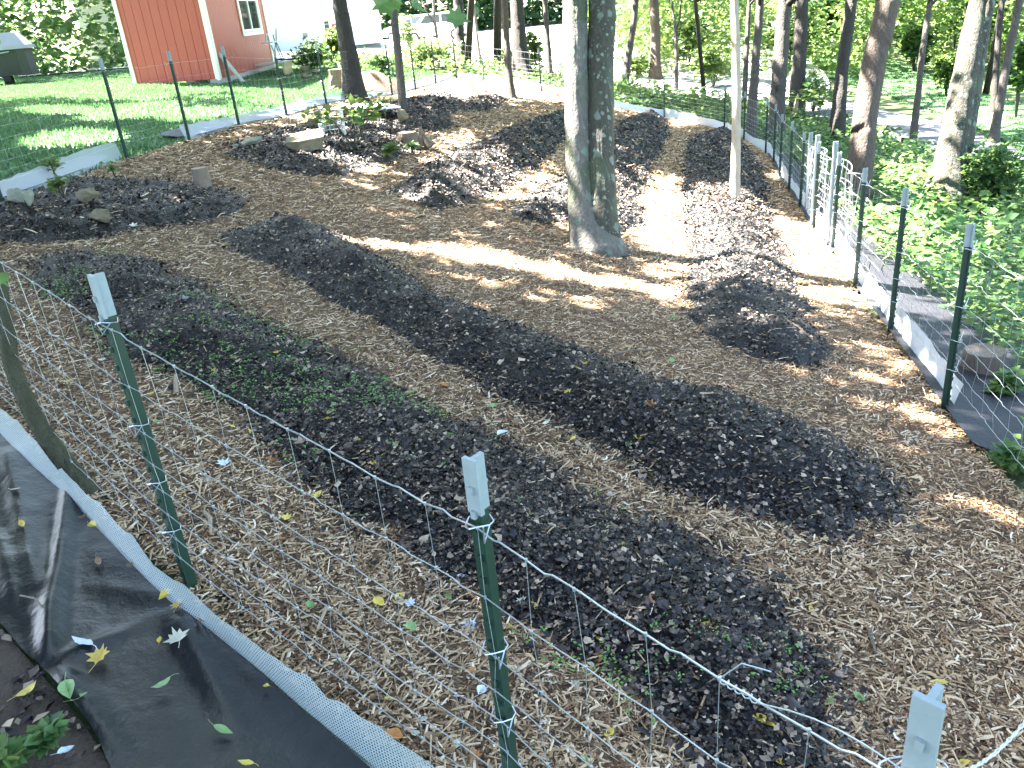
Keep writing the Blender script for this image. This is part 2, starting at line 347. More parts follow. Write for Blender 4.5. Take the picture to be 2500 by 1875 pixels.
m_lichen = lichen_bark('lichen_bark', [(.018,.017,.010),(.055,.052,.035),(.115,.108,.078)])
m_lichen_lit = lichen_bark('sunlit_lichen_bark', [(.04,.036,.027),(.13,.12,.098),(.24,.225,.19)])  # paler copy of the lichen bark: sunlight on the left stem put into colour

# ------------------------------------------------------------------ outlines on the ground
POSTS_L = [(-4.4,5.3),(-4.28,7.4),(-4.05,9.64),(-3.77,10.96),(-3.42,12.04),(-3.3,14.47),(-2.87,15.88),(-2.01,19.19),(-1.62,20.9),(-1.21,22.49),(-.74,24.92)]
POSTS_B = [(-.74,24.92),(.04,25.04),(1.47,22.47),(3.1,22.8),(4.76,23.06),(5.8,20.9)]
POSTS_R = [(5.8,20.9),(5.72,19.0),(5.58,17.03),(5.23,15.48),(4.89,14.13),(4.57,12.75),(4.36,11.68),(3.86,9.84),(3.62,8.66),(3.14,6.96),(2.76,5.48),(2.38,4.02),(2.0,2.55)]
POSTS_N = [(-4.4,5.3),(-2.62,3.75),(-1.07,2.14),(-.088,1.34),(.445,.698)]
GARDEN = np.array(POSTS_L[:] + POSTS_B[1:] + POSTS_R[1:-2] + [(2.42,4.02),(2.16,2.9),(2.05,2.3),(1.6,1.2),(.9,.35)] + [(x-.02, y-.03) for x, y in POSTS_N[::-1][:-1]])
def chip_z(x, y): return T(x, y)+.025+.035*fbm(x*1.3, y*1.3, 3)+.02*fbm(x*7, y*7, 5)
# ------------------------------------------------------------------ the ground
u = np.linspace(-1, 1, 261); gx = 5.2*np.sinh(u*5.35)/1.0*1.0; gx = np.sign(u)*np.abs(gx)
GX, GY = np.meshgrid(gx, gx+9.0)
gz = T(GX, GY)+.02*fbm(GX*.9, GY*.9, 11)-.012
nn = len(gx); ii = np.arange(nn*nn).reshape(nn, nn)
gf = np.stack([ii[:-1,:-1].ravel(), ii[:-1,1:].ravel(), ii[1:,1:].ravel(), ii[1:,:-1].ravel()], 1)
tag(obj('ground', (np.c_[GX.ravel(), GY.ravel(), gz.ravel()], gf), m_ground, smooth=True), kind='structure')
LAWN = np.array([(-4.5,4.6)]+[(x-.02, y) for x, y in POSTS_L[1:]]+[(-1.4,26.5),(-3,29),(-6,30.2),(-12,31),(-24,30),(-24,6),(-10,4.2)])
def lawn_z(x, y): return T(x, y)+.02*fbm(x*.9, y*.9, 11)+.012
tag(obj('lawn', grid_on(LAWN, .22, lawn_z, snap=True), m_lawn, smooth=True), kind='structure')
LAWN2 = np.array([G(px, py)[:2] for px, py in [(1890,175),(2000,185),(2160,235),(2300,285),(2440,345),(2560,400),(2560,270),(2420,235),(2300,185),(2180,150),(2060,135),(1890,118)]])
tag(obj('grass_verge', grid_on(LAWN2, .2, lambda x, y: T(x, y)+.03), m_lawn, smooth=True), kind='structure')
ROAD = np.array([G(px, py)[:2] for px, py in [(1700,165),(1850,190),(1960,225),(2070,247),(2160,275),(2290,302),(2420,342),(2560,405),(2560,440),(2400,385),(2270,372),(2180,340),(2080,308),(1960,285),(1850,245),(1700,215),(1560,175),(1560,140)]])
tag(obj('gravel_road', grid_on(smoothpoly(ROAD, 2), .15, lambda x, y: T(x, y)+.05+.02*fbm(x*3, y*3, 4), snap=True), m_gravel, smooth=True), kind='structure')
DRIVE = np.array([(-24,31),(-12,32),(-6,31.5),(-3,30.5),(0,30.6),(3,30.2),(6,27.5),(9,25),(11,27),(13,34),(14,50),(16,78),(-16,78),(-24,46)])
tag(obj('driveway', grid_on(smoothpoly(DRIVE, 2), .5, lambda x, y: T(x, y)+.05, snap=True), m_drive, smooth=True), kind='structure')
CHIPS = smoothpoly(GARDEN, 1)
tag(obj('wood_chip_path', grid_on(CHIPS, .07, chip_z), m_chipbase), kind='structure')

# ------------------------------------------------------------------ beds
BEDS = [
 ('front', [(30,600),(110,560),(210,548),(330,565),(400,610),(520,665),(640,740),(760,790),(870,850),(960,905),(1080,965),(1180,1030),(1240,1075),(1330,1120),(1500,1190),(1620,1250),(1720,1330),(1800,1410),(1850,1500),(1840,1600),(1760,1720),(1600,1720),(1480,1610),(1300,1480),(1180,1400),(1080,1330),(960,1270),(880,1230),(800,1150),(720,1090),(620,1020),(520,930),(420,860),(300,780),(200,720),(100,660)], .10,
  'long nearest mulch bed with tiny seedlings just behind the front wire fence'),
 ('middle', [(455,522),(520,500),(590,488),(690,500),(780,540),(870,590),(930,622),(1000,665),(1080,700),(1150,730),(1280,775),(1400,820),(1520,860),(1640,900),(1760,945),(1880,1000),(1935,1050),(1945,1105),(1860,1185),(1770,1195),(1690,1160),(1590,1110),(1440,1040),(1290,965),(1190,915),(1080,862),(960,800),(850,740),(760,690),(680,640),(600,590),(540,560)], .17,
  'long raised bed of dark leaf mulch running diagonally across the garden middle'),
 ('left', [(-60,470),(0,445),(70,422),(150,405),(250,398),(350,397),(440,405),(510,425),(535,445),(510,468),(420,488),(300,505),(200,520),(90,530),(0,528),(-60,520)], .10,
  'oval dark leaf bed at left with loose stones and upright log'),
 ('rock', [(488,322),(540,304),(600,285),(680,272),(720,262),(790,258),(850,262),(890,285),(935,318),(905,345),(850,352),(800,375),(760,388),(690,388),(620,375),(560,362),(512,345)], .09,
  'round leaf bed with flat slab rock, wire cage and old stump'),
 ('far', [(800,248),(850,225),(920,205),(980,208),(1010,222),(1000,240),(975,255),(985,275),(955,292),(900,288),(840,272)], .11,
  'low heaped leaf bed around the slim grey sapling trunk'),
 ('far2', [(1000,218),(1040,208),(1090,207),(1105,218),(1085,235),(1050,246),(1010,250),(990,240)], .08,
  'small far mulch mound before the back corner of fence'),
 ('centre', [(838,418),(880,388),(930,355),(1000,325),(1060,300),(1120,275),(1180,255),(1230,245),(1260,262),(1225,305),(1170,355),(1110,400),(1060,432),(1010,452),(950,458),(890,442)], .17,
  'raised leaf bed sloping up to the left side of twin trunked tree'),
 ('behind', [(1095,470),(1140,435),(1190,400),(1240,360),(1290,315),(1330,275),(1390,248),(1445,258),(1450,285),(1425,330),(1400,380),(1392,430),(1385,480),(1345,520),(1290,520),(1230,490),(1160,490)], .17,
  'long mulch bed running behind the twin trunked tree in light bands'),
 ('right', [(1482,300),(1530,285),(1590,288),(1622,330),(1650,400),(1672,460),(1695,530),(1712,600),(1745,670),(1790,760),(1775,800),(1690,802),(1620,788),(1540,745),(1475,700),(1475,650),(1485,590),(1485,500),(1478,440),(1478,370)], .16,
  'long mulch bed on the right around the thin pale sunlit trunk'),
]
BD = []
for key, pl, Hh, lab in BEDS:
    P = smoothpoly(A2(pl), 2); e = np.roll(P, -1, 0)-np.roll(P, 1, 0); e /= np.linalg.norm(e, axis=1, keepdims=True)+1e-9
    ar = np.sum(P[:,0]*np.roll(P[:,1], -1)-np.roll(P[:,0], -1)*P[:,1]); P = P+np.c_[e[:,1], -e[:,0]]*(.06 if ar > 0 else -.06)
    P = P+.13*np.stack([fbm(P[:,0]*3, P[:,1]*3, 21), fbm(P[:,0]*3, P[:,1]*3, 22)], 1)*2
    BD.append((key, P, Hh, lab))
def bed_h(x, y, P, Hh):
    d = np.where(inpoly(x, y, P), edist(x, y, P), 0); t = np.clip(d/.46, 0, 1); t = t*t*(3-2*t)*.6+t*.4
    return Hh*t*(1+1.1*fbm(x*1.9, y*1.9, 31))+np.sqrt(t)*(.07*fbm(x*6, y*6, 33)+.03*fbm(x*17, y*17, 35))
def surf(x, y):
    z = chip_z(x, y)
    for k, P, Hh, l in BD:
        lo = P.min(0); hi = P.max(0); m = (x > lo[0]) & (x < hi[0]) & (y > lo[1]) & (y < hi[1])
        if m.any(): z[m] = np.maximum(z[m], T(x[m], y[m])+.01+bed_h(x[m], y[m], P, Hh)+.0)
    return z
def inframe(P, mg=60):
    a, b, d = proj(P); return (d > .2) & (a > -mg) & (a < W0+mg) & (b > -mg) & (b < H0+mg)
def rots(n, tilt, yaw=None):
    yaw = rng.uniform(0, 2*pi, n) if yaw is None else yaw
    ta = rng.uniform(0, 2*pi, n); tm = np.abs(rng.normal(0, tilt, n))
    nz = np.stack([np.sin(tm)*np.cos(ta), np.sin(tm)*np.sin(ta), np.cos(tm)], 1)
    x0 = np.stack([np.cos(yaw), np.sin(yaw), np.zeros(n)], 1); x0 -= nz*np.sum(x0*nz, 1, keepdims=True); x0 /= np.linalg.norm(x0, axis=1, keepdims=True)+1e-9
    y0 = np.cross(nz, x0); return np.stack([x0, y0, nz], 1)          # rows are axes
def inst(P, tv, tf, S, R):
    n = len(P); S = np.asarray(S); S = S[:,None] if S.ndim == 1 else S
    L = np.asarray(tv)[None]*(S[:,None,:] if S.ndim == 2 else S)
    V = P[:,None,:]+np.einsum('nkj,nji->nki', L, R)
    Fc = np.asarray(tf)[None]+(np.arange(n)*len(tv))[:,None,None]
    return V.reshape(-1, 3), Fc.reshape(-1, np.asarray(tf).shape[1])
def cat(parts):
    V = []; Fs = []; n = 0
    for v, f in parts:
        V.append(v); Fs.append(f+n); n += len(v)
    return np.concatenate(V), np.concatenate(Fs)
def crumple(seed):
    r = np.random.default_rng(seed); k = 8; a = np.arange(k)/k*2*pi+r.uniform(-.2, .2, k)
    rad = r.uniform(.45, 1.0, k); rad[::2] *= .72
    V = np.r_[[[0, 0, r.uniform(-.05, .25)]], np.c_[np.cos(a)*rad, np.sin(a)*rad*.8, r.uniform(-.2, .32, k)]]
    return V*.5, np.array([(0, 1+i, 1+(i+1) % k) for i in range(k)])
CRUM = [crumple(s) for s in range(6)]
CHIP = (np.array([(-.5,-.42,0),(.5,-.3,0),(.55,.05,.5),(-.46,0,.5),(.46,.5,0),(-.5,.4,0)]), np.array([(0,1,2,3),(3,2,4,5)]))
CHIP3 = (np.array([(-.5,-.5,0),(-.17,.6,.5),(.17,.9,.7),(.5,-.2,.1),(.5,.8,.2),(.15,1.9,.9),(-.2,1.6,.6),(-.52,.5,.1)]), np.array([(0,1,6,7),(1,2,5,6),(2,3,4,5)]))
CHIP2 = (np.array([(-.5,-.3,0),(0,-.5,.3),(.5,-.2,0),(.5,.2,.1),(0,.35,.55),(-.5,.2,.1)]), np.array([(0,1,4,5),(1,2,3,4)]))
def sample(P, Nfun, nmax):
    lo = P.min(0); hi = P.max(0); n = int((hi-lo).prod()*nmax)
    out = []
    while n > 0:
        c = min(n, 400000); n -= c
        x = rng.uniform(lo[0], hi[0], c); y = rng.uniform(lo[1], hi[1], c)
        d = np.sqrt(x*x+y*y+4.0); k = rng.random(c)*nmax < Nfun(d); x = x[k]; y = y[k]
        k = inpoly(x, y, P); x = x[k]; y = y[k]
        k = inframe(np.c_[x, y, np.full(len(x), -2.0)], 260); out.append(np.c_[x[k], y[k]])
    return np.concatenate(out)
bed_objs = {}
for key, P, Hh, lab in BD:
    c = P.mean(0); org = np.array([c[0], c[1], float(T(c[0], c[1]))])
    root = empty('garden_bed', org, lab, 'garden bed', 'mulched garden beds')
    zf = lambda x, y: T(x, y)+.01+bed_h(x, y, P, Hh)
    obj('soil_mound', grid_on(P, .05, zf), m_soil, root)
    q = sample(P, lambda d: np.clip(95000/d**2, 1300, 11000), 11000)
    e = P-P.mean(0); PB = P+e/np.linalg.norm(e, axis=1, keepdims=True)*.22; q2 = sample(PB, lambda d: np.clip(9000/d**2, 150, 1600), 1600)
    ed = edist(q2[:,0], q2[:,1], P); q2 = q2[~inpoly(q2[:,0], q2[:,1], P) & (rng.random(len(q2)) < np.exp(-ed/.07)*(.4+1.2*vn(q2[:,0]*3, q2[:,1]*3, 36)))]
    q = np.r_[q, q2]; x, y = q[:,0], q[:,1]; d = np.sqrt(x*x+y*y+4)
    size = (.011+.036*rng.random(len(x))**1.5)*np.where(rng.random(len(x)) < .06, 1.7, 1)*np.clip(d/7, .9, 1.7); hb = bed_h(x, y, P, Hh); Pz = np.c_[x, y, np.where(hb > 1e-4, T(x, y)+.01+hb, chip_z(x, y))+rng.uniform(.0, .024, len(x))]
    R = rots(len(x), .55); g = rng.integers(0, 6, len(x))
    tag(obj('leaf_litter', cat([inst(Pz[g==k], *CRUM[k], size[g==k], R[g==k]) for k in range(6)]), m_mulch, root), kind='stuff')
    bed_objs[key] = root
inbed = lambda x, y: np.any([inpoly(x, y, P) & (edist(x, y, P) > .07) for k, P, H_, l in BD], 0)
q = sample(CHIPS, lambda d: np.clip(105000/d**2, 1300, 13000), 13000)
k = ~inbed(q[:,0], q[:,1]) | (rng.random(len(q)) < .05); q = q[k]; x, y = q[:,0], q[:,1]; d = np.sqrt(x*x+y*y+4)
n = len(x); far = np.clip(d/6.0, .95, 2.4)
L_ = .010+.06*rng.random(n)**2.4; lg = rng.random(n) < .05; L_[lg] = rng.uniform(.06, .13, lg.sum()); bk = rng.random(n) < .05
S = np.c_[L_*far, rng.uniform(.002, .009, n)*far*np.where(lg, .6, 1)*np.where(bk, 2.2, 1.15), rng.uniform(.004, .011, n)*far]
Pz = np.c_[x, y, surf(x, y)+rng.uniform(-.002, .012, n)]; R = rots(n, .33); g = np.where(rng.random(n) < .07, 2, rng.integers(0, 2, n))
tag(obj('wood_chips', cat([inst(Pz[g==k], *tm, S[g==k], R[g==k]) for k, tm in enumerate((CHIP, CHIP2, CHIP3))]), m_chip), kind='stuff')
# seedlings on the front and right beds
LEAF4 = (np.array([(0,0,0),(.5,.3,.08),(1,0,0),(.5,-.3,.08)]), np.array([(0,2,1),(0,3,2)]))
P = BD[0][1]; q = sample(P, lambda d: np.full_like(d, 800.), 800); kk = fbm(q[:,0]*2.2, q[:,1]*2.2, 44)+.25*(rng.random(len(q))-.5) > .12; q = q[kk]
Pz = np.repeat(np.c_[q, surf(q[:,0].copy(), q[:,1].copy())+.025], 4, 0); n = len(Pz); Pz = Pz+rng.normal(0, .006, Pz.shape)
tag(obj('seedlings', inst(Pz, *LEAF4, rng.uniform(.007, .016, n), rots(n, .5)), m_seed), kind='stuff')
# lawn blades
def blades(P, nmax, h, name, mat, sp=1.0):
    q = sample(P, lambda d: np.full_like(d, nmax), nmax); n = len(q); x, y = q[:,0], q[:,1]
    R = rots(n, .45); hh = rng.uniform(.5, 1.2, n)*h*(1+.8*fbm(x*.8, y*.8, 51))
    tv = np.array([(-.5,0,0),(.5,0,0),(.1,.3,1)]); S = np.c_[rng.uniform(.012, .03, n)*sp, hh, hh]
    return tag(obj(name, inst(np.c_[x, y, T(x, y)+.01], tv, np.array([(0,1,2)]), S, R), mat), kind='stuff')
blades(LAWN, 650, .06, 'lawn_grass', m_grass, 1.3)
blades(LAWN2, 300, .07, 'verge_grass', m_grass, 1.5)

# ------------------------------------------------------------------ sunny gaps cut into the crowns so the sun lights these ground spots
GAPS = [(1440,470,110,60,20),(1570,515,190,95,12),(1690,585,125,42,20),(1800,550,95,70,30),(1820,480,60,50,0),(1960,580,120,90,30),(1990,520,90,50,0),
 (900,520,200,18,5),(1050,545,170,22,8),(1190,578,95,22,5),(1000,588,150,10,10),(1300,590,95,14,20),(1250,645,60,11,15),(1450,622,115,17,15),
 (1000,182,150,13,0),(1130,200,80,14,5),(950,205,90,9,0),(880,345,75,7,0),(1010,285,60,8,-10),(980,303,50,8,-10),(1150,270,45,8,-5),(760,350,80,14,5),(800,245,75,11,0),(740,310,45,7,0),(690,330,40,8,0),
 (1050,405,65,14,0),(930,418,65,8,0),(1320,465,65,45,-40),(1370,345,55,7,0),(1440,385,65,17,5),(1470,265,30,8,0),(1680,375,40,13,5),(1720,480,45,13,20),
 (50,545,55,9,0),(620,690,60,9,15),(900,840,60,20,10),(1060,715,110,9,8),(1190,800,90,8,8),(1780,1285,70,16,10),(1690,1240,25,8,0),(2040,905,60,9,15),(430,650,35,7,10),(700,745,70,7,20),(560,760,40,8,0),
 (150,290,130,20,-5),(280,235,120,16,-5),(430,240,95,12,-5),(600,215,65,12,10),(620,200,65,9,8),(250,200,120,10,0),(120,230,90,9,0),
 (2000,430,90,34,10),(1990,395,70,22,0),(2100,430,70,14,0),(1900,300,80,14,0),(2060,290,80,8,0),(1950,260,60,8,0),(1760,230,80,12,0),
 (25,1093,28,22,0),(215,1093,48,18,40),(268,1168,42,20,45),(487,1370,24,10,30),(640,1480,30,12,45)]
def gap_value(px, py):
    x = px/1.1302; y = py/1.1302; m = np.zeros(len(x), bool)
    for cx, cy, rx, ry, a in GAPS:
        a = radians(a); dx = x-cx; dy = y-cy
        u = (dx*cos(a)+dy*sin(a))/rx; v = (-dx*sin(a)+dy*cos(a))/ry
        m |= u*u+v*v < 1.15
    return m
def keep_leaf(P):
    z = np.full(len(P), -2.0); 
    for _ in range(3):
        t = (P[:,2]-z)/SUN[2]; q = P-SUN[None]*t[:,None]; z = T(q[:,0], q[:,1])
    q[:,2] = z+.08; a, b, d = proj(q); vis = (d > .3) & (a > -80) & (a < W0+80) & (b > 60) & (b < H0+80)
    k = ~(vis & gap_value(a, b))
    far = q[:,1] > 25.5
    k &= ~far | (rng.random(len(P)) < .12)
    k &= ~((q[:,0] > 7) & ~far) | (rng.random(len(P)) < .55)
    return k
def leafcloud(centres, rad, n, size, tilt=.6, flat=.55, gaps=True, clump=.0):
    """leaves spread through a crown, gathered on twigs"""
    c = np.asarray(centres, float); k = max(4, n//14)
    i = rng.integers(0, len(c), k); v = rng.normal(0, 1, (k, 3)); v /= np.linalg.norm(v, axis=1, keepdims=True); v *= (rng.random(k)**.45)[:,None]
    tw = c[i]+v*rad*np.array([1, 1, flat])
    P = tw[rng.integers(0, k, n)]+rng.normal(0, 1, (n, 3))*np.array([.30, .30, .13])*(clump or min(1, rad*.4))
    if gaps: P = P[keep_leaf(P)]  # drops leaves that would shade the chosen sun spots
    n = len(P); return inst(P, *LEAF4, rng.uniform(.7, 1.3, n)*size, rots(n, tilt))
def trunk_of(pts, d, top_z=None, rough=.05, n=12, flare=.5, seed=0, base=None):
    """pts: (photo x, photo y, width px) from the foot up"""
    C = np.array([at_depth(px, py, d) for px, py, w_ in pts]); R = np.array([w_/2/F*d for _, _, w_ in pts])
    if base is not None: C[0] = base
    if top_z is not None:
        a = C[-1]-C[-2] if len(C) > 2 else C[-1]-C[0]; a = a/np.linalg.norm(a)
        a = a*.5+np.array([0, 0, .5]); a /= np.linalg.norm(a)
        for h in (.35, .7, 1.0):
            z = C[-1][2] if h == .35 else z0
            if h == .35: z0 = z; e0 = C[-1].copy(); r0 = R[-1]
            C = np.vstack([C, e0+a*(top_z-z0)*h/max(a[2], .4)]); R = np.r_[R, r0*(1-.75*h)]
    s = np.r_[0, np.cumsum(np.linalg.norm(np.diff(C, axis=0), axis=1))]
    ts = np.unique(np.r_[[0, .06, .14, .25, .4], np.linspace(.5, s[-1], 20), np.linspace(.5, min(3.2, s[-1]), 26)])
    ts = ts[ts <= s[-1]]
    P = np.stack([np.interp(ts, s, C[:,j]) for j in range(3)], 1); rr = np.interp(ts, s, R)
    r_ = np.random.default_rng(seed+100); P[6:,:2] += np.cumsum(r_.normal(0, .0045, (len(P)-6, 2)), 0)*min(1, R[0]*6)
    rr = rr*(1+flare*np.exp(-ts/(.12+R[0]*.8)))
    P = np.vstack([P[0]-(P[1]-P[0])/max(np.linalg.norm(P[1]-P[0]), 1e-6)*.15, P]); rr = np.r_[rr[0]*1.05, rr]
    return tube(P, rr, n if n < 10 else max(n, 22), True, rough*.4 if n >= 10 else rough, seed, .11 if n >= 10 else 0.), P, rr
TREES = []
def tree(label, pts, mat, crown=None, leafmat=None, n=12, flare=.5, top_z=9.0, rough=.05, leafsize=.26, group=None, name='tree', extra=None):
    b = G(pts[0][0], pts[0][1]); d = dep(b); sd = len(TREES)*7+3; TREES.append(label)
    root = empty(name, b, label, 'tree', group)
    tb, P, R = trunk_of(pts, d, top_z, rough, n, flare, sd, b)
    obj('trunk', tb, mat, root, smooth=True)
    if extra:
        for e in extra:
            t2, p2, r2 = trunk_of(e, d, top_z-.6, rough, n, .12 if n > 30 else 0., sd+1)
            obj('stem', t2, m_lichen if n > 30 else mat, root, smooth=True)
    if crown:
        cr, nl, zc = crown; top = P[-1]; r_ = np.random.default_rng(sd)
        for k in range(4):
            a = r_.uniform(0, 2*pi); j = int(len(P)*(.66+.08*k)); j = min(j, len(P)-1)
            e = P[j]+np.array([cos(a), sin(a), .5])*cr*.6
            obj('limb', tube(np.array([P[j], (P[j]+e)/2+np.array([0, 0, .25]), e]), [R[j]*.55, R[j]*.35, R[j]*.12], 7), mat, root, smooth=True)
        cs = [np.array([P[-1][0], P[-1][1], zc])+np.array([cos(t), sin(t), 0])*cr*.42+np.array([0, 0, r_.uniform(-.8, .8)]) for t in np.arange(5)*1.2566]
        obj('crown', leafcloud(cs, cr*.62, nl, leafsize), leafmat or m_leafm, root)
    return root
def px2(l): return [(x*1.1302, y*1.1302, w_*1.1302) for x, y, w_ in l]
tree('dark straight trunk rising from a sunlit chip mound by left fence', [(868,250,50),(850,120,42),(832,0,34)], m_barkd, (5.6, 17000, 6.2))
tree('slim grey sapling trunk with a few leaf sprigs in far leaf bed', [(986,290,21),(978,200,20),(966,80,19),(958,0,18)], m_bark, (4.2, 9000, 5.5), n=10, flare=.25)
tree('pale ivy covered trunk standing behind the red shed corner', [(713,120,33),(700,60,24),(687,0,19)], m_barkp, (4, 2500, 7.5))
tree('mid grey trunk before the bright house wall, right of dark trunk', [(924,113,14),(912,50,13),(899,0,12)], m_bark, (3, 1500, 7))
tree('dark trunk wrapped by the back corner of the wire fence', [(1128,165,34),(1122,100,25),(1116,0,23)], m_barkd, (5.0, 6000, 7))
tree('very thin forked sapling in front of the parked cars', [(1071,118,8),(1063,60,7),(1058,0,6)], m_bark, (1.6, 500, 4), n=7, flare=.1, top_z=5, extra=[[(1063,62,5),(1040,25,4),(1030,0,4)]])
tree('thin pale sapling trunk just past the back fence corner', [(1176,182,10),(1165,90,9),(1154,0,8)], m_barkp, (1.6, 500, 4.5), n=7, flare=.1, top_z=6)
tree('slim brown trunk inside the garden near the back fence', [(1248,242,22),(1240,150,17),(1234,0,16)], m_barkb, (4.8, 11000, 6), n=10, flare=.3)
tree('stout dark trunk standing against the back wire fence', [(1278,201,46),(1268,110,37),(1262,0,33)], m_barkd, (5.0, 8000, 7.5))
tree('narrow mossy trunk between stout dark trunk and twin tree', [(1345,203,15),(1338,110,14),(1329,0,12)], m_bark, (2.5, 1500, 6), n=8, flare=.2)
twin = tree('big twin trunked tree with lichen patches in the middle of the garden', [(1452,612,122),(1428,540,76),(1415,440,63),(1410,380,61),(1403,200,59),(1397,0,59)], m_lichen_lit, (5.0, 10000, 6.5), n=44, flare=.16, rough=.02,
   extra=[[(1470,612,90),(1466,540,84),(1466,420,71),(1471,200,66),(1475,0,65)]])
tree('leaning grey trunk right of twin tree beyond the back fence', [(1523,216,20),(1538,110,16),(1552,0,14)], m_bark, (3, 2000, 6), n=9)
tree('straight trunk with sunlit left edge amid bright yellow undergrowth', [(1600,195,27),(1600,100,24),(1596,0,23)], m_barkb, (3.6, 2500, 7))
tree('small Y shaped sapling with two upright stems behind back fence', [(1652,223,10),(1651,140,9),(1650,80,8),(1640,0,5)], m_bark, (1.5, 500, 4), n=8, flare=.1, top_z=4, extra=[[(1650,80,6),(1660,45,5),(1662,0,5)]])
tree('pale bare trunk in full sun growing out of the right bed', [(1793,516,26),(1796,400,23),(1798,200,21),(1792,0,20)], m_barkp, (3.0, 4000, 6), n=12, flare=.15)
tree('slender grey trunk left of a thicker one by far right fence', [(1816,277,13),(1822,130,12),(1829,0,10)], m_bark, (2.4, 1200, 6), n=8, flare=.2)
tree('grey trunk at the inner end of the right fence', [(1831,344,27),(1844,170,20),(1858,0,18)], m_bark, (3.2, 2500, 6.5), n=10, flare=.3)
tree('smooth grey trunk directly behind the far fence posts', [(1893,345,40),(1902,170,36),(1914,0,34)], m_bark, (4, 3500, 7), flare=.25)
scar = tree('dark grey trunk with torn pale scar at its foot', [(1943,284,36),(1950,140,33),(1957,0,31)], m_barkd, (4, 3000, 7), flare=.2)
tree('blackish lichened trunk beside the gravel road bend', [(2040,350,40),(2056,180,28),(2078,0,27)], m_barkd, (4, 3000, 7), flare=.25)
tree('thick warm brown trunk with flaky bark close outside the right fence', [(2086,512,64),(2112,300,58),(2138,120,56),(2162,0,55)], m_barkb, (4.6, 6000, 7), n=18, flare=.15, rough=.04)
tree('thin wavy trunk at the near edge of the gravel road', [(2229,343,20),(2243,220,15),(2250,130,15),(2270,0,13)], m_bark, (2.6, 1200, 6), n=9, flare=.15)
tree('large leaning double trunk with sunlit flaring root beside the road', [(2300,495,100),(2318,400,72),(2350,220,62),(2378,80,56),(2388,0,40)], m_lichen, (4.6, 4000, 7), n=20, flare=.25,
   extra=[[(2325,520,52),(2345,380,44),(2372,220,46),(2398,80,40),(2416,0,34)]])
tree('dark upright trunk far right behind the leaning double trunk', [(2426,276,16),(2434,140,14),(2446,0,13)], m_barkd, (2.6, 1200, 7), n=8)
tree('grey slanting trunk at far right past the road', [(2424,352,22),(2452,180,19),(2488,0,18)], m_bark, (3, 1500, 7), n=9)
tree('big dark leaning trunk in the leafy edge behind the lawn', [(246,152,26),(222,90,22),(208,50,18),(192,0,17)], m_barkd, (4, 2500, 7), flare=.4)
# foreground sapling curving out of the left edge
b = G(225, 1222)
root = empty('tree', b, 'curved mossy sapling trunk bending up at the left edge over black plastic', 'tree'); d = dep(b)
tb, P_, R_ = trunk_of([(232,1222,60),(178,1155,50),(110,1068,45),(56,965,40),(22,870,38),(-6,700,34),(-70,500,30),(-110,300,28)], d, None, .05, 14, .0, 77)
obj('trunk', tb, m_moss, root, smooth=True)
# unseen trees added outside the view to throw shade over lawn and garden
for (x, y, R, nl, lab) in [(-7.6,4.4,6.0,26000,'unseen broad maple added left of the garden to shade it'),(-8.9,8.2,6.0,28000,'unseen tall tree added left of the trash bin to cast shade'),
      (-12.0,12.5,6.4,26000,'unseen spreading tree added at the outer left of lawn for its shade'),(-14.5,18.5,5.5,9000,'unseen tree added left of the red shed to cast shade'),(-4.0,-.6,4.6,15000,'unseen tree added behind the black plastic sheet to cast shade')]:
    b = np.array([x, y, float(T(x, y))]); root = empty('tree', b, lab, 'tree'); sd = int(abs(x*10))
    P = np.array([b+[0,0,-.1], b+[.05,0,.5], b+[.1,.1,2.5], b+[.15,.05,5], b+[.1,.2,8]])
    obj('trunk', tube(P, [.34,.26,.22,.17,.08], 12, True, .05, sd), m_bark, root, smooth=True)
    for k in range(6):
        a = k*1.05+.3; e = b+np.array([cos(a)*R*.6, sin(a)*R*.6, 6.2+(k % 3)*.6])
        obj('limb', tube(np.array([P[2]+[0,0,.4*k], (P[3]+e)/2, e]), [.10,.07,.02], 7), m_bark, root, smooth=True)
    cs = [b+np.array([cos(t)*R*.5, sin(t)*R*.5, 7.4+.5*sin(3*t)]) for t in np.arange(7)*.9]+[b+np.array([0, 0, 8.0])]
    obj('crown', leafcloud(cs, R*.6, nl, .27, flat=.4), m_leafm, root)

# ------------------------------------------------------------------ shrubs, undergrowth, far woods
def bush(px, py, wpx, hm, mat, label, n=900, size=.12, name='shrub', cat_='shrub', group=None, lift=.45, rad=None):
    b = G(px, py); d = dep(b); r = wpx/2/F*d if rad is None else rad
    root = empty(name, b, label, cat_, group); r_ = np.random.default_rng(int(px*3+py))
    st = []
    for k in range(4):
        a = r_.uniform(0, 2*pi); e = b+np.array([cos(a)*r*.5, sin(a)*r*.5, hm*.8]); st.append(tube(np.array([b-[0,0,.05], (b+e)/2+[0,0,.1*hm], e]), [.02*hm**.5, .014*hm**.5, .005], 5))
    obj('stem', join(st), m_bark, root)
    cs = [b+np.array([r_.uniform(-.5, .5)*r, r_.uniform(-.5, .5)*r, hm*r_.uniform(.35, .85)]) for k in range(9)]
    obj('foliage', leafcloud(cs, max(r*.62, .05), n, size, .8, min(1.2, hm*.42/max(r*.62, .05)), gaps=False, clump=.3 if r > .8 else .12), mat, root)
    return root
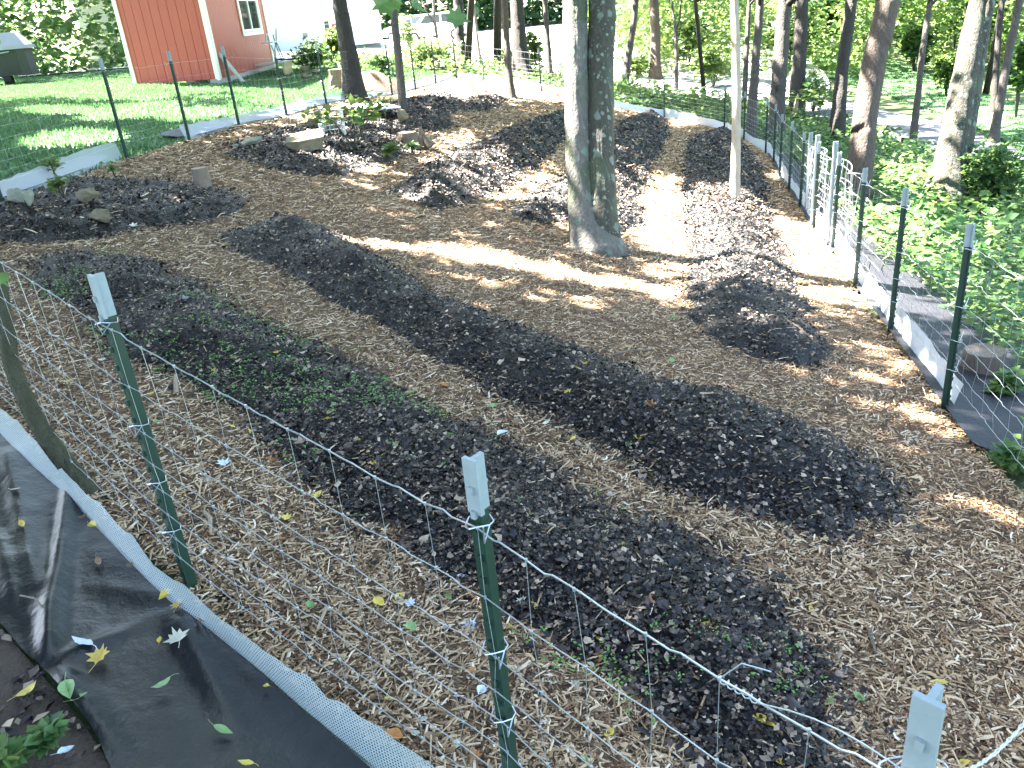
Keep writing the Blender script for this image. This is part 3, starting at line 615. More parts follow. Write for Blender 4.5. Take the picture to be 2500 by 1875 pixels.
BUSH = [
 (40,138,150,4.5,m_leafd,'tall dark shrub mass behind the trash bin',2600,.20),(130,128,120,5.0,m_leafm,'mid green leafy shrub between trash bin and leaning trunk',2200,.20),
 (205,150,70,1.9,m_leafd,'low dark bush under the leaning trunk beyond the lawn',1200,.16),(258,145,70,5.0,m_leafd,'dense dark shrub against the left side of red shed',2200,.18),
 (295,132,50,1.6,m_leafl,'pale sunlit shrub next to the red shed',900,.14),
 (760,170,110,.75,m_leafm,'lush weed clump right of the old saw table',2600,.09),(822,160,80,.95,m_leafl,'bright bush left of the dark straight trunk',1800,.10),
 (930,185,90,.55,m_leafm,'round low green bush behind the clay mound',1600,.08),(1050,165,150,.7,m_leafl,'strip of tall weeds behind the far left fence',3000,.10),
 (1000,140,60,1.5,m_leafl,'leafy shoot beside the light blue car',600,.12),
 (1235,160,60,.5,m_leafl,'sunlit weeds beyond the back corner',900,.10),(1310,185,60,1.4,m_leafl,'bright maple shoot behind the stout dark trunk',1000,.13),
 (1560,190,80,.7,m_leafl,'glowing yellow green weeds at foot of leaning trunk',1500,.10),(1450,140,90,2.4,m_leafl,'bright leafy thicket behind the twin tree',1300,.17),
 (1680,165,110,2.0,m_leafm,'leafy thicket behind the Y shaped sapling',1900,.15),(1740,215,110,1.1,m_leafl,'sun bleached shrub left of the pale bare trunk',1700,.12),
 (1620,120,90,3.0,m_leafm,'mid green understory tree behind straight sunlit trunk',1500,.18),(1710,90,110,3.4,m_leafd,'dark understory tree high behind Y shaped sapling',1700,.20),
 (1985,275,80,1.0,m_leafl,'small spreading maple sapling by the road bend',900,.12),(1930,165,120,2.3,m_leafm,'leafy bank behind the scarred trunk',1800,.17),
 (2010,120,100,2.2,m_leafd,'dark hollow thicket beyond the bright road',2000,.2),(2230,175,100,1.5,m_leafm,'rounded dark bush on the verge behind the road',2600,.14),
 (2310,235,80,1.1,m_leafl,'drooping shrub behind the wavy thin trunk',2200,.13),(2190,110,110,2.2,m_leafl,'leafy shrub bank right of the thick brown trunk',2200,.16),
 (2480,290,80,2.0,m_leafm,'dense dark shrub at the far right edge',2600,.14),(2400,150,120,3.0,m_leafl,'pale leafy tree mass behind leaning double trunk',2200,.18),
 (2420,500,190,1.05,m_leafm,'broad leaved bush at right in front of the double trunk',3000,.07),(2330,120,90,3.2,m_leafm,'tall leafy screen left of the double trunk top',1500,.18),
 (2480,130,90,3.4,m_leafm,'leafy tree at the top right corner',1600,.18)]
for px, py, wp, hm, mt, lab, n, sz in BUSH: bush(px, py, wp, hm, mt, lab, int(n*1.3), sz)
# overhanging low boughs
def scatter_zone(P, dens, hlo, hhi, size, mat, name, tilt=.6, cut=-.5, fs=.7):
    q = sample(P, lambda d: np.clip(dens*40/d**2, dens*.25, dens), dens); q = q[fbm(q[:,0]*fs, q[:,1]*fs, 61) > cut]
    n = len(q); hz = hlo+(hhi-hlo)*rng.random(n)*(.55+.9*np.clip(fbm(q[:,0]*.9, q[:,1]*.9, 62)+.5, 0, 1)); d = np.sqrt(q[:,0]**2+q[:,1]**2+4)
    return tag(obj(name, inst(np.c_[q, T(q[:,0], q[:,1])+hz], *LEAF4, rng.uniform(.6, 1.4, n)*size*np.clip(d/7, .8, 1.8), rots(n, tilt)), mat), kind='stuff')
RIGHTZ = np.array([(2.1,2.0),(2.18,2.9),(2.34,3.4),(2.95,4.0),(3.3,5.2),(3.75,7.2),(4.25,9.5),(4.9,11.8),(5.4,14.2),(6.0,17),(6.3,19),(6.3,21.2),(4.8,23.6),(3.2,23.2),(1.6,23),(.4,25.6),(-.4,26),(0,29),(4,28.6),(7,26),(9,23.5)]+[tuple(p) for p in [G(1850,250)[:2],G(1960,290)[:2],G(2080,312)[:2],G(2180,345)[:2],G(2270,376)[:2],G(2400,390)[:2],G(2560,445)[:2]]]+[(9.5,7),(6,3)])
scatter_zone(RIGHTZ, 700, .02, .30, .075, m_leafm, 'undergrowth')
scatter_zone(RIGHTZ, 260, .10, .42, .07, m_leafl, 'tall_undergrowth', cut=.05)
NEARL = np.array([(-3.2,1.2),(-1.6,.6),(-.9,.85),(-1.7,1.75),(-2.6,2.4),(-4,3.4)])
BACKZ = np.array([(-4.5,25.5),(-1,26),(.2,26),(3,24.2),(5,24.4),(8,23),(9,25),(6,27.3),(3,30),(-3,30.2),(-5,29.5)])
scatter_zone(BACKZ, 160, .02, .45, .11, m_leafl, 'back_weeds', tilt=.9)
def woods(n, a0, a1, r0, r1, zlo, zhi, size, mat, name, seed):
    a = np.radians(rng.uniform(a0, a1, n)); r = rng.uniform(r0, r1, n); h = rng.random(n)
    x = np.sin(a)*r; y = np.cos(a)*r; z = np.maximum(T(x, y), -4)+zlo+h*(zhi-zlo)
    k = vn(np.degrees(a)*.7+r*.15, z*.8, seed)*.6+vn(np.degrees(a)*1.9, z*1.7, seed+1)*.4 > .42
    P = np.c_[x, y, z][k]; m = len(P)
    return tag(obj(name, inst(P, *LEAF4, rng.uniform(.6, 1.4, m)*size, rots(m, .9)), mat), kind='stuff')
woods(40000, -42, -15, 34, 46, 0, 9, .32, m_leafm, 'far_woods_foliage', 71)
woods(26000, -13, 9, 82, 98, 0, 13, .8, m_leafd, 'far_woods_foliage', 73)
woods(60000, 6, 46, 32, 46, 0, 6, .26, m_leafl, 'far_woods_foliage', 75)
woods(22000, 8, 46, 46, 56, 0, 8, .45, m_leafm, 'far_woods_foliage', 79)
for k in range(26):
    a = radians(rng.uniform(-3, 40)); r = rng.uniform(27, 45); x, y = sin(a)*r, cos(a)*r
    if inpoly(np.array([x]), np.array([y]), DRIVE)[0]: continue
    z = float(T(x, y)); lean = rng.normal(0, .25, 2); rr = rng.uniform(.05, .14)
    root = empty('tree', (x, y, z), 'slim dark trunk in the far woods', 'tree', 'slim trunks in the far woods')
    obj('trunk', tube(np.array([(x, y, z-.2), (x+lean[0], y+lean[1], z+3), (x+lean[0]*2, y+lean[1]*2, z+7)]), [rr*1.3, rr, rr*.7], 7, True, .06, k), m_barkd, root, smooth=True)

# ------------------------------------------------------------------ fences
HEI = [.92, .755, .61, .51, .42, .335, .25, .17]
def tpost_mesh(nrm, hgt, buried=.12, studs=True, z0=None, z1=None, grow=0.0):
    """T section post: stud face towards nrm"""
    n = np.array([nrm[0], nrm[1], 0]); n /= np.linalg.norm(n); t = np.array([-n[1], n[0], 0]); ax = np.stack([t, n, [0, 0, 1]])
    lo = -buried if z0 is None else z0; hi = hgt if z1 is None else z1
    parts = [box(n*.004+np.array([0, 0, (lo+hi)/2]), (.031+grow*2, .006+grow*2, hi-lo), ax), box(-n*.0135+np.array([0, 0, (lo+hi)/2-.0005]), (.006+grow*2, .028+grow*2, hi-lo-.001), ax)]
    if studs:
        for z in np.arange(max(lo, .03), hi-.02, .054): parts.append(box(n*.0105+np.array([0, 0, z]), (.011, .008+grow, .016), ax))
    return join(parts)
POSTMESH = {}
def post_meshes(ang, hgt, mp=None):
    k = (round(ang, 1), round(hgt, 2), mp.name if mp else '')
    if k not in POSTMESH:
        nv = (cos(k[0]), sin(k[0])); ck = .115
        a = mesh('fence_post', *tpost_mesh(nv, k[1]-ck)); a.materials.append(mp or m_post)
        c = mesh('post_cap', *tpost_mesh(nv, k[1], z0=k[1]-ck-.004, z1=k[1], grow=.0018)); c.materials.append(m_cap)
        POSTMESH[k] = (a, c)
    return POSTMESH[k]
def tie_ring(b, z, nrm):
    n = np.array([nrm[0], nrm[1], 0]); n = n/np.linalg.norm(n); t = np.array([-n[1], n[0], 0]); c = np.array([b[0], b[1], b[2]+z])
    a = np.linspace(0, 2*pi, 9); P = [c+t*.026*cos(q)+n*.03*sin(q)+np.array([0, 0, .006*sin(2*q)]) for q in a]
    P += [c+n*.03+t*.035+np.array([0, 0, -.02]), c+n*.045+t*.05+np.array([0, 0, .03])]
    return tube(np.array(P), .0017, 4)
def fence(name, label, pts, side, heights=HEI, wr=.0019, sr=.0012, stay=.15, each=True, hgt=1.05, offset=.018, crimp=.004, posts=None, sag=.0, ties=True, seed=0, zb=None):
    pts = np.array(pts, float); r_ = np.random.default_rng(seed)
    Z = T(pts[:,0], pts[:,1])+.02 if zb is None else np.array(zb, float); mid = len(pts)//2
    root = empty(name, (pts[mid][0], pts[mid][1], Z[mid]), label, 'fence', 'wire fences round the garden'); org = WL[root.name]
    seg = np.linalg.norm(np.diff(pts, axis=0), axis=1); S = np.r_[0, np.cumsum(seg)]
    def at(s):
        return np.array([np.interp(s, S, pts[:,0]), np.interp(s, S, pts[:,1])]).T
    def nrm(s):
        i = min(max(int(np.searchsorted(S, s))-1, 0), len(seg)-1); d = (pts[i+1]-pts[i])/seg[i]; return np.array([d[1], -d[0]])*side
    for i, p in enumerate(pts):
        if posts is not None and i not in posts: continue
        nv = nrm(S[i]); ang = atan2(nv[1], nv[0]); a, c = post_meshes(ang, hgt+(0.0 if i % 3 else .015))
        o = link('fence_post', a, root, (p[0]-org[0], p[1]-org[1], Z[i]-org[2])); link('post_cap', c, o)
        if ties: 
            for k in (0, 2, 4, 6): obj('wire_tie', tie_ring((p[0], p[1], Z[i]), heights[k], nv), m_wire, root)
    n = max(2, int(S[-1]/stay)+1); ss = np.linspace(0, S[-1], n); xy = at(ss); zz = np.interp(ss, S, Z)
    N = np.array([nrm(s) for s in ss])*offset
    # line wires crimp a little at every stay
    lines = []
    for k, h in enumerate(heights):
        s2 = np.sort(np.r_[ss, (ss[:-1]+ss[1:])/2, ss[:-1]+.35*(ss[1:]-ss[:-1])]); q = at(s2); z2 = np.interp(s2, S, Z)
        nn_ = np.array([nrm(s) for s in s2])*offset
        wav = r_.normal(0, crimp, len(s2)); f_ = np.interp(s2, S, np.arange(len(S))) % 1
        P = np.c_[q+nn_, z2+h+wav-sag*4*f_*(1-f_)*(1+.3*r_.normal())]
        lines.append((s2, P)); obj('line_wire', tube(P, wr*(1.35 if k == 0 else 1), 5), m_wire, root)
    bundle = []
    for i, s in enumerate(ss):
        P = []
        jit = r_.normal(0, .006, len(heights))
        for k, h in enumerate(heights):
            s2, L = lines[k]; z = np.interp(s, s2, L[:,2]); P.append((xy[i][0]+N[i][0]+jit[k]*.7, xy[i][1]+N[i][1]-jit[k]*.7, z))
        tb = tube(np.array(P), sr, 4)
        kn = [box(np.array(p), (.005, .005, .006)) for p in P] if each == 'knot' else []
        tb = join([tb]+kn) if kn else tb
        if each: obj('stay_wire', tb, m_wire, root)
        else: bundle.append(tb)
    if bundle: tag(obj('stay_wires', join(bundle), m_wire, root), kind='stuff')
    return root, lines
def skirt(root, pts, h, side, mat, lean=.0, off=.03, step=.12, name='mesh_skirt', seed=0):
    pts = np.array(pts, float); r_ = np.random.default_rng(seed+5)
    seg = np.linalg.norm(np.diff(pts, axis=0), axis=1); S = np.r_[0, np.cumsum(seg)]; n = int(S[-1]/step)+2; s = np.linspace(0, S[-1], n)
    x = np.interp(s, S, pts[:,0]); y = np.interp(s, S, pts[:,1]); d = np.gradient(np.c_[x, y], axis=0); d /= np.linalg.norm(d, axis=1, keepdims=True)
    nv = np.c_[d[:,1], -d[:,0]]*side; wob = np.cumsum(r_.normal(0, .004, n)); wob -= np.linspace(wob[0], wob[-1], n); hh = h*(1+.12*np.sin(s*2.1+seed)+.05*r_.normal(0, 1, n))
    rows = []
    for f in (0, .35, .7, 1.0):
        xy = np.c_[x, y]+nv*(off+lean*f+.012*np.sin(s*2.3+seed)[:,None]*f+.006*np.sin(s*6+f*3)[:,None]); rows.append(np.c_[xy, T(x, y)+.0+hh*f])
    V = np.concatenate(rows); Fq = [(r*n+i, r*n+i+1, (r+1)*n+i+1, (r+1)*n+i) for r in range(3) for i in range(n-1)]
    if root is None: return V, np.array(Fq)
    return obj(name, (V, np.array(Fq)), mat, root, smooth=True)
fl, _ = fence('wire_fence', 'wire fence with thin green posts along the lawn at left', POSTS_L, -1, each=False, stay=.2, posts=range(1, 11), sag=.01, seed=1, wr=.0007, sr=.00035)
skirt(fl, [(-4.4,5.35)]+POSTS_L[1:3], .2, -1, m_cloth, .06, .03)
skirt(fl, POSTS_L[3:], .2, -1, m_cloth, .06, .03, seed=2)
fb, _ = fence('wire_fence', 'wire fence across the far end of the garden', POSTS_B, -1, each=False, stay=.2, posts=range(1, 5), seed=3, wr=.0022, sr=.0013)
skirt(fb, POSTS_B, .22, -1, m_cloth2, .05, .03, seed=4)
fr, _ = fence('wire_fence', 'wire fence with white tipped posts down the right side by the woods', POSTS_R, -1, each=True, stay=.17, seed=5, wr=.0014, sr=.0008)
skirt(fr, POSTS_R[:-1], .2, -1, m_cloth2, .03, .03, seed=6)
fn, nl = fence('wire_fence', 'nearest wire fence crossing the foreground with three white capped posts', POSTS_N, 1, each='knot', stay=.135, seed=7, wr=.0014, sr=.0007, crimp=.003, sag=.008, zb=[-1.2, -1.40, -1.6, -1.815, -1.815])
skirt(fn, POSTS_N[:-1]+[(.25,.95),(.6,.4)], .20, 1, m_clothn, .012, .075, .06, seed=8)
# bunched wire gate between the silver posts of the right fence
gp = np.array([(4.36,11.68),(3.86,9.84),(3.62,8.66),(3.33,7.6)]); gz0 = T(gp[:,0], gp[:,1])
gate = empty('wire_gate', (gp[1][0], gp[1][1], gz0[1]), 'bunched up wire gate panel with silver white posts in the right fence', 'gate')
r_ = np.random.default_rng(9); gs = np.r_[0, np.cumsum(np.linalg.norm(np.diff(gp, axis=0), axis=1))]
def gpt(s, h):
    return np.array([np.interp(s, gs, gp[:,0])+.05+.07*sin(s*4.0+h*2), np.interp(s, gs, gp[:,1])+.04*sin(s*7), np.interp(s, gs, gz0)+h*(1-.10*sin(s*2.3)**2)+.03*sin(s*5+h*4)])
for h in (.98, .8, .62, .46, .30, .16):
    obj('line_wire', tube(np.array([gpt(s, h) for s in np.linspace(.05, gs[-1], 60)]), .0042, 5), m_wire, gate)
for s in np.sort(np.r_[np.linspace(.05, gs[-1], 26), r_.normal(.35, .10, 7), r_.normal(2.75, .16, 10), r_.normal(1.1, .2, 6)]):
    s = float(np.clip(s, .02, gs[-1])); sl_ = r_.normal(0, .05)
    obj('stay_wire', tube(np.array([gpt(np.clip(s+sl_*(.5-h), 0, gs[-1]), h) for h in (.98, .8, .62, .46, .30, .16)]), .003, 4), m_wire, gate)
for (x, y), hh in zip(((4.30,11.3),(3.93,10.1),(3.66,8.9)), (1.08,1.1,1.12)):
    a, c = post_meshes(.2, hh, m_gsteel); o = link('gate_post', a, gate, (x-gp[1][0], y-gp[1][1], float(T(x, y))+.02-gz0[1])); link('post_cap', c, o)
    cb = box((0, 0, hh-.05), (.055, .012, .13)); me = mesh('cap_plate', *cb); me.materials.append(m_cap); link('cap_plate', me, o)
# tie-off at the near right post and twine to the corner
zt = -1.8
P0 = np.array([.445,.698,zt+.9]); nrm_ = np.array([-.6,-.8,0])
loop = [P0+np.array([.045*cos(a), .045*sin(a), -.012*a*.3+.006*sin(a*3)]) for a in np.linspace(0, 4*pi, 34)]
obj('wire_wrap', tube(np.array(loop), .0014, 5), m_wire, fn)
st_ = np.array(nl[0][1]); pa = st_[-5]; pb = st_[-7]
tw = [pb+(pa-pb)*t+np.array([.0035*cos(t*34), .0035*sin(t*34), .0035*sin(t*34+1)]) for t in np.linspace(0, 1, 40)]+[pa+(P0-pa)*t+np.array([0, 0, .02*sin(t*pi)]) for t in np.linspace(.2, 1, 6)]
obj('wire_twist', tube(np.array(tw), .0012, 5), m_wire, fn)
obj('wire_tail', tube(np.array([pb, pb+(pa-pb)*.3+np.array([.02,.02,.02]), pb+(pa-pb)*.9+np.array([.035,.045,.005])]), .0012, 5), m_wire, fn)
q1 = at_depth(2640, 1560, 1.45); tw = np.array([P0+(q1-P0)*t+np.array([0, 0, -.10*sin(pi*t)]) for t in np.linspace(0, 1, 40)])
tws = [tube(tw+np.stack([.003*np.cos(np.arange(40)*2.2+o), .003*np.sin(np.arange(40)*2.2+o), np.zeros(40)], 1)*.7, .0017, 5) for o in (0, pi)]
knot = [tube(np.array([P0+np.array([.03*cos(a)+.02, .03*sin(a), -.02+.01*sin(2*a)]) for a in np.linspace(0, 5*pi, 30)]), .0016, 5)]
o = obj('twine', join(tws+knot), m_twine, origin=P0); tag(o, 'twisted grey twine tied from the near right post to the right corner', 'twine')

# ------------------------------------------------------------------ sheets laid outside the fences
def sheet(name, label, cat_, P, mat, folds=(), lift=.012, amp=.006, step=.05):
    P = np.asarray(P, float); c = P.mean(0); org = np.array([c[0], c[1], float(T(c[0], c[1]))])
    def zf(x, y):
        z = T(x, y)+lift+amp*fbm(x*4, y*4, 81)*2
        for (ax, ay, bx, by, hh, ww) in folds:
            e = np.array([bx-ax, by-ay]); L = np.hypot(*e); e /= L
            s = ((x-ax)*e[0]+(y-ay)*e[1]); dd = np.abs(-(x-ax)*e[1]+(y-ay)*e[0]); f = np.clip(np.minimum(s/.1, (L-s)/.25), 0, 1)
            z = z+hh*f*np.exp(-(dd/ww)**2)
        return np.maximum(z, T(x, y)+.006)
    o = obj(name, grid_on(P, step, zf, jitter=False, snap=True), mat, origin=org, smooth=True); return tag(o, label, cat_, 'sheets laid along the fences')
def strip(pts, side, w0, w1, off=.03):
    pts = np.array(pts, float); d = np.gradient(pts, axis=0); d /= np.linalg.norm(d, axis=1, keepdims=True); nv = np.c_[d[:,1], -d[:,0]]*side
    return smoothpoly(np.r_[pts+nv*off, (pts+nv*np.linspace(w0, w1, len(pts))[:,None])[::-1]], 1)
sheet('fabric_strip', 'grey blue fabric strip lying along the lawn before the left opening', 'fabric', strip([(-4.4,5.2),(-4.28,7.4),(-4.07,9.6)], -1, .55, .5), m_fabric2, lift=.055, amp=.006)
sheet('fabric_strip', 'long grey blue fabric strip along the lawn fence from the opening to the back corner', 'fabric', strip(POSTS_L[3:], -1, .55, .6), m_fabric2, lift=.055, amp=.006)
sheet('fabric_strip', 'black fabric strip outside the right fence posts', 'fabric', strip(POSTS_R[2:-1]+[(2.2,3.3)], -1, .42, .8, -.02), m_fabricr, lift=.06, amp=.006)
fab = np.array([G(px, py)[:2] for px, py in [(-60,930),(0,985),(120,1090),(230,1200),(290,1270),(350,1370),(470,1500),(600,1625),(760,1760),(960,1930),(330,1980),(270,1880),(240,1800),(170,1715),(115,1648),(60,1600),(30,1560),(0,1525),(-80,1480)]])
gg = lambda px, py: tuple(G(px, py)[:2])
def fold(a, b, hh, ww): return (*gg(*a), *gg(*b), hh, ww)
sheet('plastic_sheet', 'creased black plastic sheet covering the ground in the near left corner', 'plastic sheet', smoothpoly(fab, 1), m_fabric,
   [fold((125,1640),(190,1110),.030,.028), fold((20,1100),(140,1640),.018,.035), fold((130,1640),(420,1500),.022,.03), fold((420,1490),(610,1830),.020,.035), fold((130,1640),(330,1875),.024,.028), fold((420,1480),(200,1430),.012,.03),
    fold((420,1490),(330,1420),.012,.02), fold((130,1640),(300,1760),.010,.02), fold((700,1720),(440,1520),.012,.03), fold((0,1300),(60,1560),.014,.03)], lift=.02, amp=.009, step=.014)
# bare soil litter of the near left corner
SOILP = smoothpoly(np.array([gg(-120,1450), gg(10,1540), gg(60,1600), gg(130,1680), gg(200,1760), gg(270,1870), gg(330,1990), gg(-150,1990)]), 1)
tag(obj('bare_soil', grid_on(SOILP, .03, lambda x, y: T(x, y)+.004+.008*fbm(x*9, y*9, 83), snap=True), m_soilb, smooth=True), kind='structure')
scatter_zone(np.array([gg(-60,1500), gg(40,1580), gg(120,1660), gg(180,1740), gg(250,1830), gg(300,1920), gg(-80,1930)]), 900, .005, .02, .045, m_mulch, 'dead_leaf_litter', tilt=.5)
scatter_zone(np.array([gg(-60,1520), gg(30,1590), gg(100,1670), gg(120,1740), gg(190,1830), gg(220,1920), gg(-80,1930)]), 130, .02, .06, .045, m_leafm, 'ground_ivy', tilt=.5, cut=.0)

# ------------------------------------------------------------------ leaves
def maple(): 
    a = [(0,0),(.16,-.10),(.10,-.34),(.34,-.26),(.46,-.50),(.58,-.24),(.78,-.22),(.72,-.08),(1,0),(.72,.08),(.78,.22),(.58,.24),(.46,.50),(.34,.26),(.10,.34),(.16,.10)]
    return np.array([(.45,0)]+a)
def oval(w_=.22):
    t = np.linspace(0, 1, 9); y = w_*np.sin(pi*t**.85)*(1-.15*t)
    return np.r_[[(.5,0)], np.c_[t, -y], np.c_[t[::-1][1:-1], y[::-1][1:-1]]]
def leafmesh(kind, curl=.3, fold_=.3, seed=0):
    o = maple() if kind == 'maple' else oval(.34 if kind == 'round' else .2); r_ = np.random.default_rng(seed)
    x, y = o[:,0]-.5, o[:,1]; z = fold_*np.abs(y)+curl*x*x+.05*r_.normal(0, 1, len(x))*(np.abs(y)+.1); z -= z.min(); n = len(o)-1
    V = np.c_[x, y, z]; Fs = [(0, 1+i, 1+(i+1) % n) for i in range(n)]
    st = tube(np.array([(-.5,0,z[1]), (-.68,.05,z[1]+.03), (-.85,.13,z[1]+.01)]), .012, 4)
    return join([(V, Fs), st])
def surf1(x, y): return float(surf(np.array([float(x)]), np.array([float(y)]))[0])
LEAFM = {}
def fallen(px, py, wpx, kind, mat, label, seed=0, group=None, base=None, yaw=None, curl=None):
    key = (kind, seed % 4, mat.name)
    if key not in LEAFM:
        me = mesh('fallen_leaf', *leafmesh(kind, [.25, .5, .9, .35][seed % 4], [.25, .5, .3, .8][seed % 4], seed)); me.materials.append(mat); LEAFM[key] = me
    g = G(px, py, .03 if base is None else base); d = dep(g); o = link('fallen_leaf', LEAFM[key]); s = wpx/F*d
    z = max(surf1(g[0], g[1]), g[2]) if base is None else float(T(g[0], g[1]))+base
    o.location = (g[0], g[1], z+.006); r_ = np.random.default_rng(seed*13+int(px)); o.scale = (s, s, s)
    o.rotation_euler = (r_.normal(0, .2), r_.normal(0, .2), r_.uniform(0, 6.28) if yaw is None else yaw)
    return tag(o, label, 'leaf', group)
NEARLEAF = [(40,1198,42,'oval',m_pleaf,'curled tan leaf on black plastic near the sapling trunk'),(56,1284,38,'oval',m_yleaf,'narrow yellow leaf on plastic beside the long vertical crease'),
 (201,1266,26,'oval',m_bleaf,'small brown curled leaf on plastic left of a yellow one'),(229,1286,32,'round',m_yleaf,'bright yellow oval leaf on plastic below the sapling foot'),(253,1268,18,'maple',m_oleaf,'tiny orange leaf at the sunlit edge of plastic'),
 (243,1376,40,'oval',m_bleaf,'dark olive leaf lying alone mid plastic'),(318,1385,22,'maple',m_bleaf,'small brown crumpled leaf near the mesh skirt'),(404,1457,36,'round',m_yleaf,'yellow leaf at the radiating creases of plastic'),
 (437,1476,42,'maple',m_yleaf,'curled half yellow leaf against the mesh skirt side of creases'),(494,1516,44,'oval',m_bleaf,'curled olive brown leaf close under the mesh skirt'),(434,1562,66,'maple',m_pleaf,'pale cream maple leaf standing on black plastic'),
 (392,1566,20,'round',m_yleaf,'tiny yellow leaf just left of the cream maple leaf'),(202,1572,76,'oval',m_wleaf,'large pale green ovate leaf with spots on plastic'),(247,1604,62,'maple',m_yleaf,'golden yellow maple leaf with long stalk on plastic'),
 (395,1677,52,'oval',m_gleaf,'slender fresh green leaf lying on plastic'),(651,1679,18,'round',m_yleaf,'tiny yellow green leaf on plastic by the lower mesh skirt'),(546,1786,54,'oval',m_gleaf,'folded green leaf near the bottom of plastic'),
 (602,1868,46,'oval',m_yleaf,'yellow green leaf cut by the bottom edge on plastic'),(72,1693,54,'round',m_yleaf,'round yellow leaf on bare soil in the corner'),(168,1690,60,'round',m_gleaf,'blue green leaf over the edge of plastic'),
 (195,1706,46,'oval',m_gleaf,'pointed green leaf at plastic edge beside blue green one'),(163,1838,40,'round',m_wleaf,'greyish green leaf standing in corner soil')]
for i, (px, py, wp, kd, mt, lab) in enumerate(NEARLEAF): fallen(px, py, wp, kd, mt, lab, i, base=.035 if px*1.35+1580 > py or px > 120 else .02)
SPEC = [(1228,1062,36,'round',m_wleaf,'white silvery leaf on the chip path between two beds'),(548,1135,42,'maple',m_wleaf,'silvery white leaf on chips near the left capped post'),(1095,1460,42,'oval',m_gleaf,'fresh green oval leaf on chips left of the middle capped post'),
 (1125,1410,20,'round',m_wleaf,'small blue green leaf above the fresh green one'),(1535,1100,30,'round',m_gleaf,'pale green leaf tucked at lower edge of the middle bed'),(1590,1050,34,'maple',m_oleaf,'orange brown leaf on the middle bed'),
 (1558,1093,30,'maple',m_yleaf,'curled yellow leaf beside the pale green one on middle bed'),(1640,780,34,'oval',m_gleaf,'bright green leaf on the chips beside right bed'),(1865,1785,72,'oval',m_yleaf,'large yellow spotted leaf at bottom of the front bed'),
 (1465,1575,26,'round',m_yleaf,'yellow ochre leaf standing right of the middle capped post'),(1800,1613,38,'oval',m_oleaf,'orange brown leaf near the front wire at lower right'),(2095,1705,34,'round',m_gleaf,'grey green leaf on chips above the right capped post'),
 (2290,1672,46,'oval',m_yleaf,'yellow leaf behind the tip of the right capped post'),(2345,1868,48,'oval',m_yleaf,'yellow leaf at the bottom edge right of the right post'),(1980,1495,34,'oval',m_yleaf,'yellow leaf on the small sunlit chip patch'),
 (1245,1540,44,'oval',m_yleaf,'green and yellow leaf touching the middle post shaft'),(975,1460,28,'round',m_yleaf,'bright yellow leaf left of the fresh green oval'),(1000,1475,32,'maple',m_wleaf,'pale leaf overlapping the bright yellow one'),
 (1085,945,30,'maple',m_oleaf,'rusty leaf on the front bed above the middle post'),(1030,1150,46,'maple',m_pleaf,'tan crumpled leaf on front bed left of the middle cap'),(1175,1690,40,'round',m_wleaf,'cream leaf on chips right below the middle post tie'),
 (1150,1530,46,'maple',m_wleaf,'grey maple leaf between chips and front bed'),(800,1055,34,'maple',m_yleaf,'yellow brown leaf on front bed by a sunlit gap'),(815,1042,26,'round',m_yleaf,'yellow lemon leaf next to the yellow brown leaf'),
 (455,760,30,'maple',m_wleaf,'white jagged leaf on front bed right of left post'),(1270,1250,32,'oval',m_gleaf,'pale lime leaf on the front bed right of middle cap'),(325,555,28,'maple',m_pleaf,'cream leaf lying on the left oval bed'),(760,1480,26,'round',m_gleaf,'lime green leaf on chips below the front wires')]
for i, (px, py, wp, kd, mt, lab) in enumerate(SPEC): fallen(px, py, wp, kd, mt, lab, i+3)
cnt = 0
for i in range(1400):
    px = rng.uniform(20, 2480); py = rng.uniform(560, 1870)**1.0
    if cnt >= 130: break
    g = G(px, py)
    if not inpoly(np.array([g[0]]), np.array([g[1]]), GARDEN)[0]: continue
    if vn(np.array([g[0]*1.1]), np.array([g[1]*1.1]), 77)[0] < .42: continue
    place = next(('the '+{'front':'front bed','middle':'middle bed','left':'left oval bed','rock':'rock bed','far':'far low bed','far2':'far mound','centre':'bed left of twin tree','behind':'bed behind twin tree','right':'right bed'}[k_] for k_, P_2, _h, _l in BD if inpoly(np.array([g[0]]), np.array([g[1]]), P_2)[0]), None)
    place = place or ('the chips close behind the near fence' if py > 1300 else 'the chips at middle distance' if py > 850 else 'the far wood chips')
    d = dep(g); s = rng.uniform(.028, .055)*F/d
    mt, nm = [(m_yleaf, 'small yellow leaf fallen among mulch and chips'), (m_yleaf, 'small yellow leaf fallen among mulch and chips'), (m_pleaf, 'small pale leaf fallen among mulch and chips'), (m_oleaf, 'small orange leaf fallen among mulch and chips'), (m_gleaf, 'small green leaf fallen among mulch and chips'), (m_bleaf, 'small brown leaf fallen among mulch and chips')][rng.integers(0, 6)]
    nm = nm.replace('among mulch and chips', 'on '+place); fallen(px, py, s, ['oval', 'round', 'maple'][rng.integers(0, 3)], mt, nm, i, group=nm.replace('leaf', 'leaves')); cnt += 1
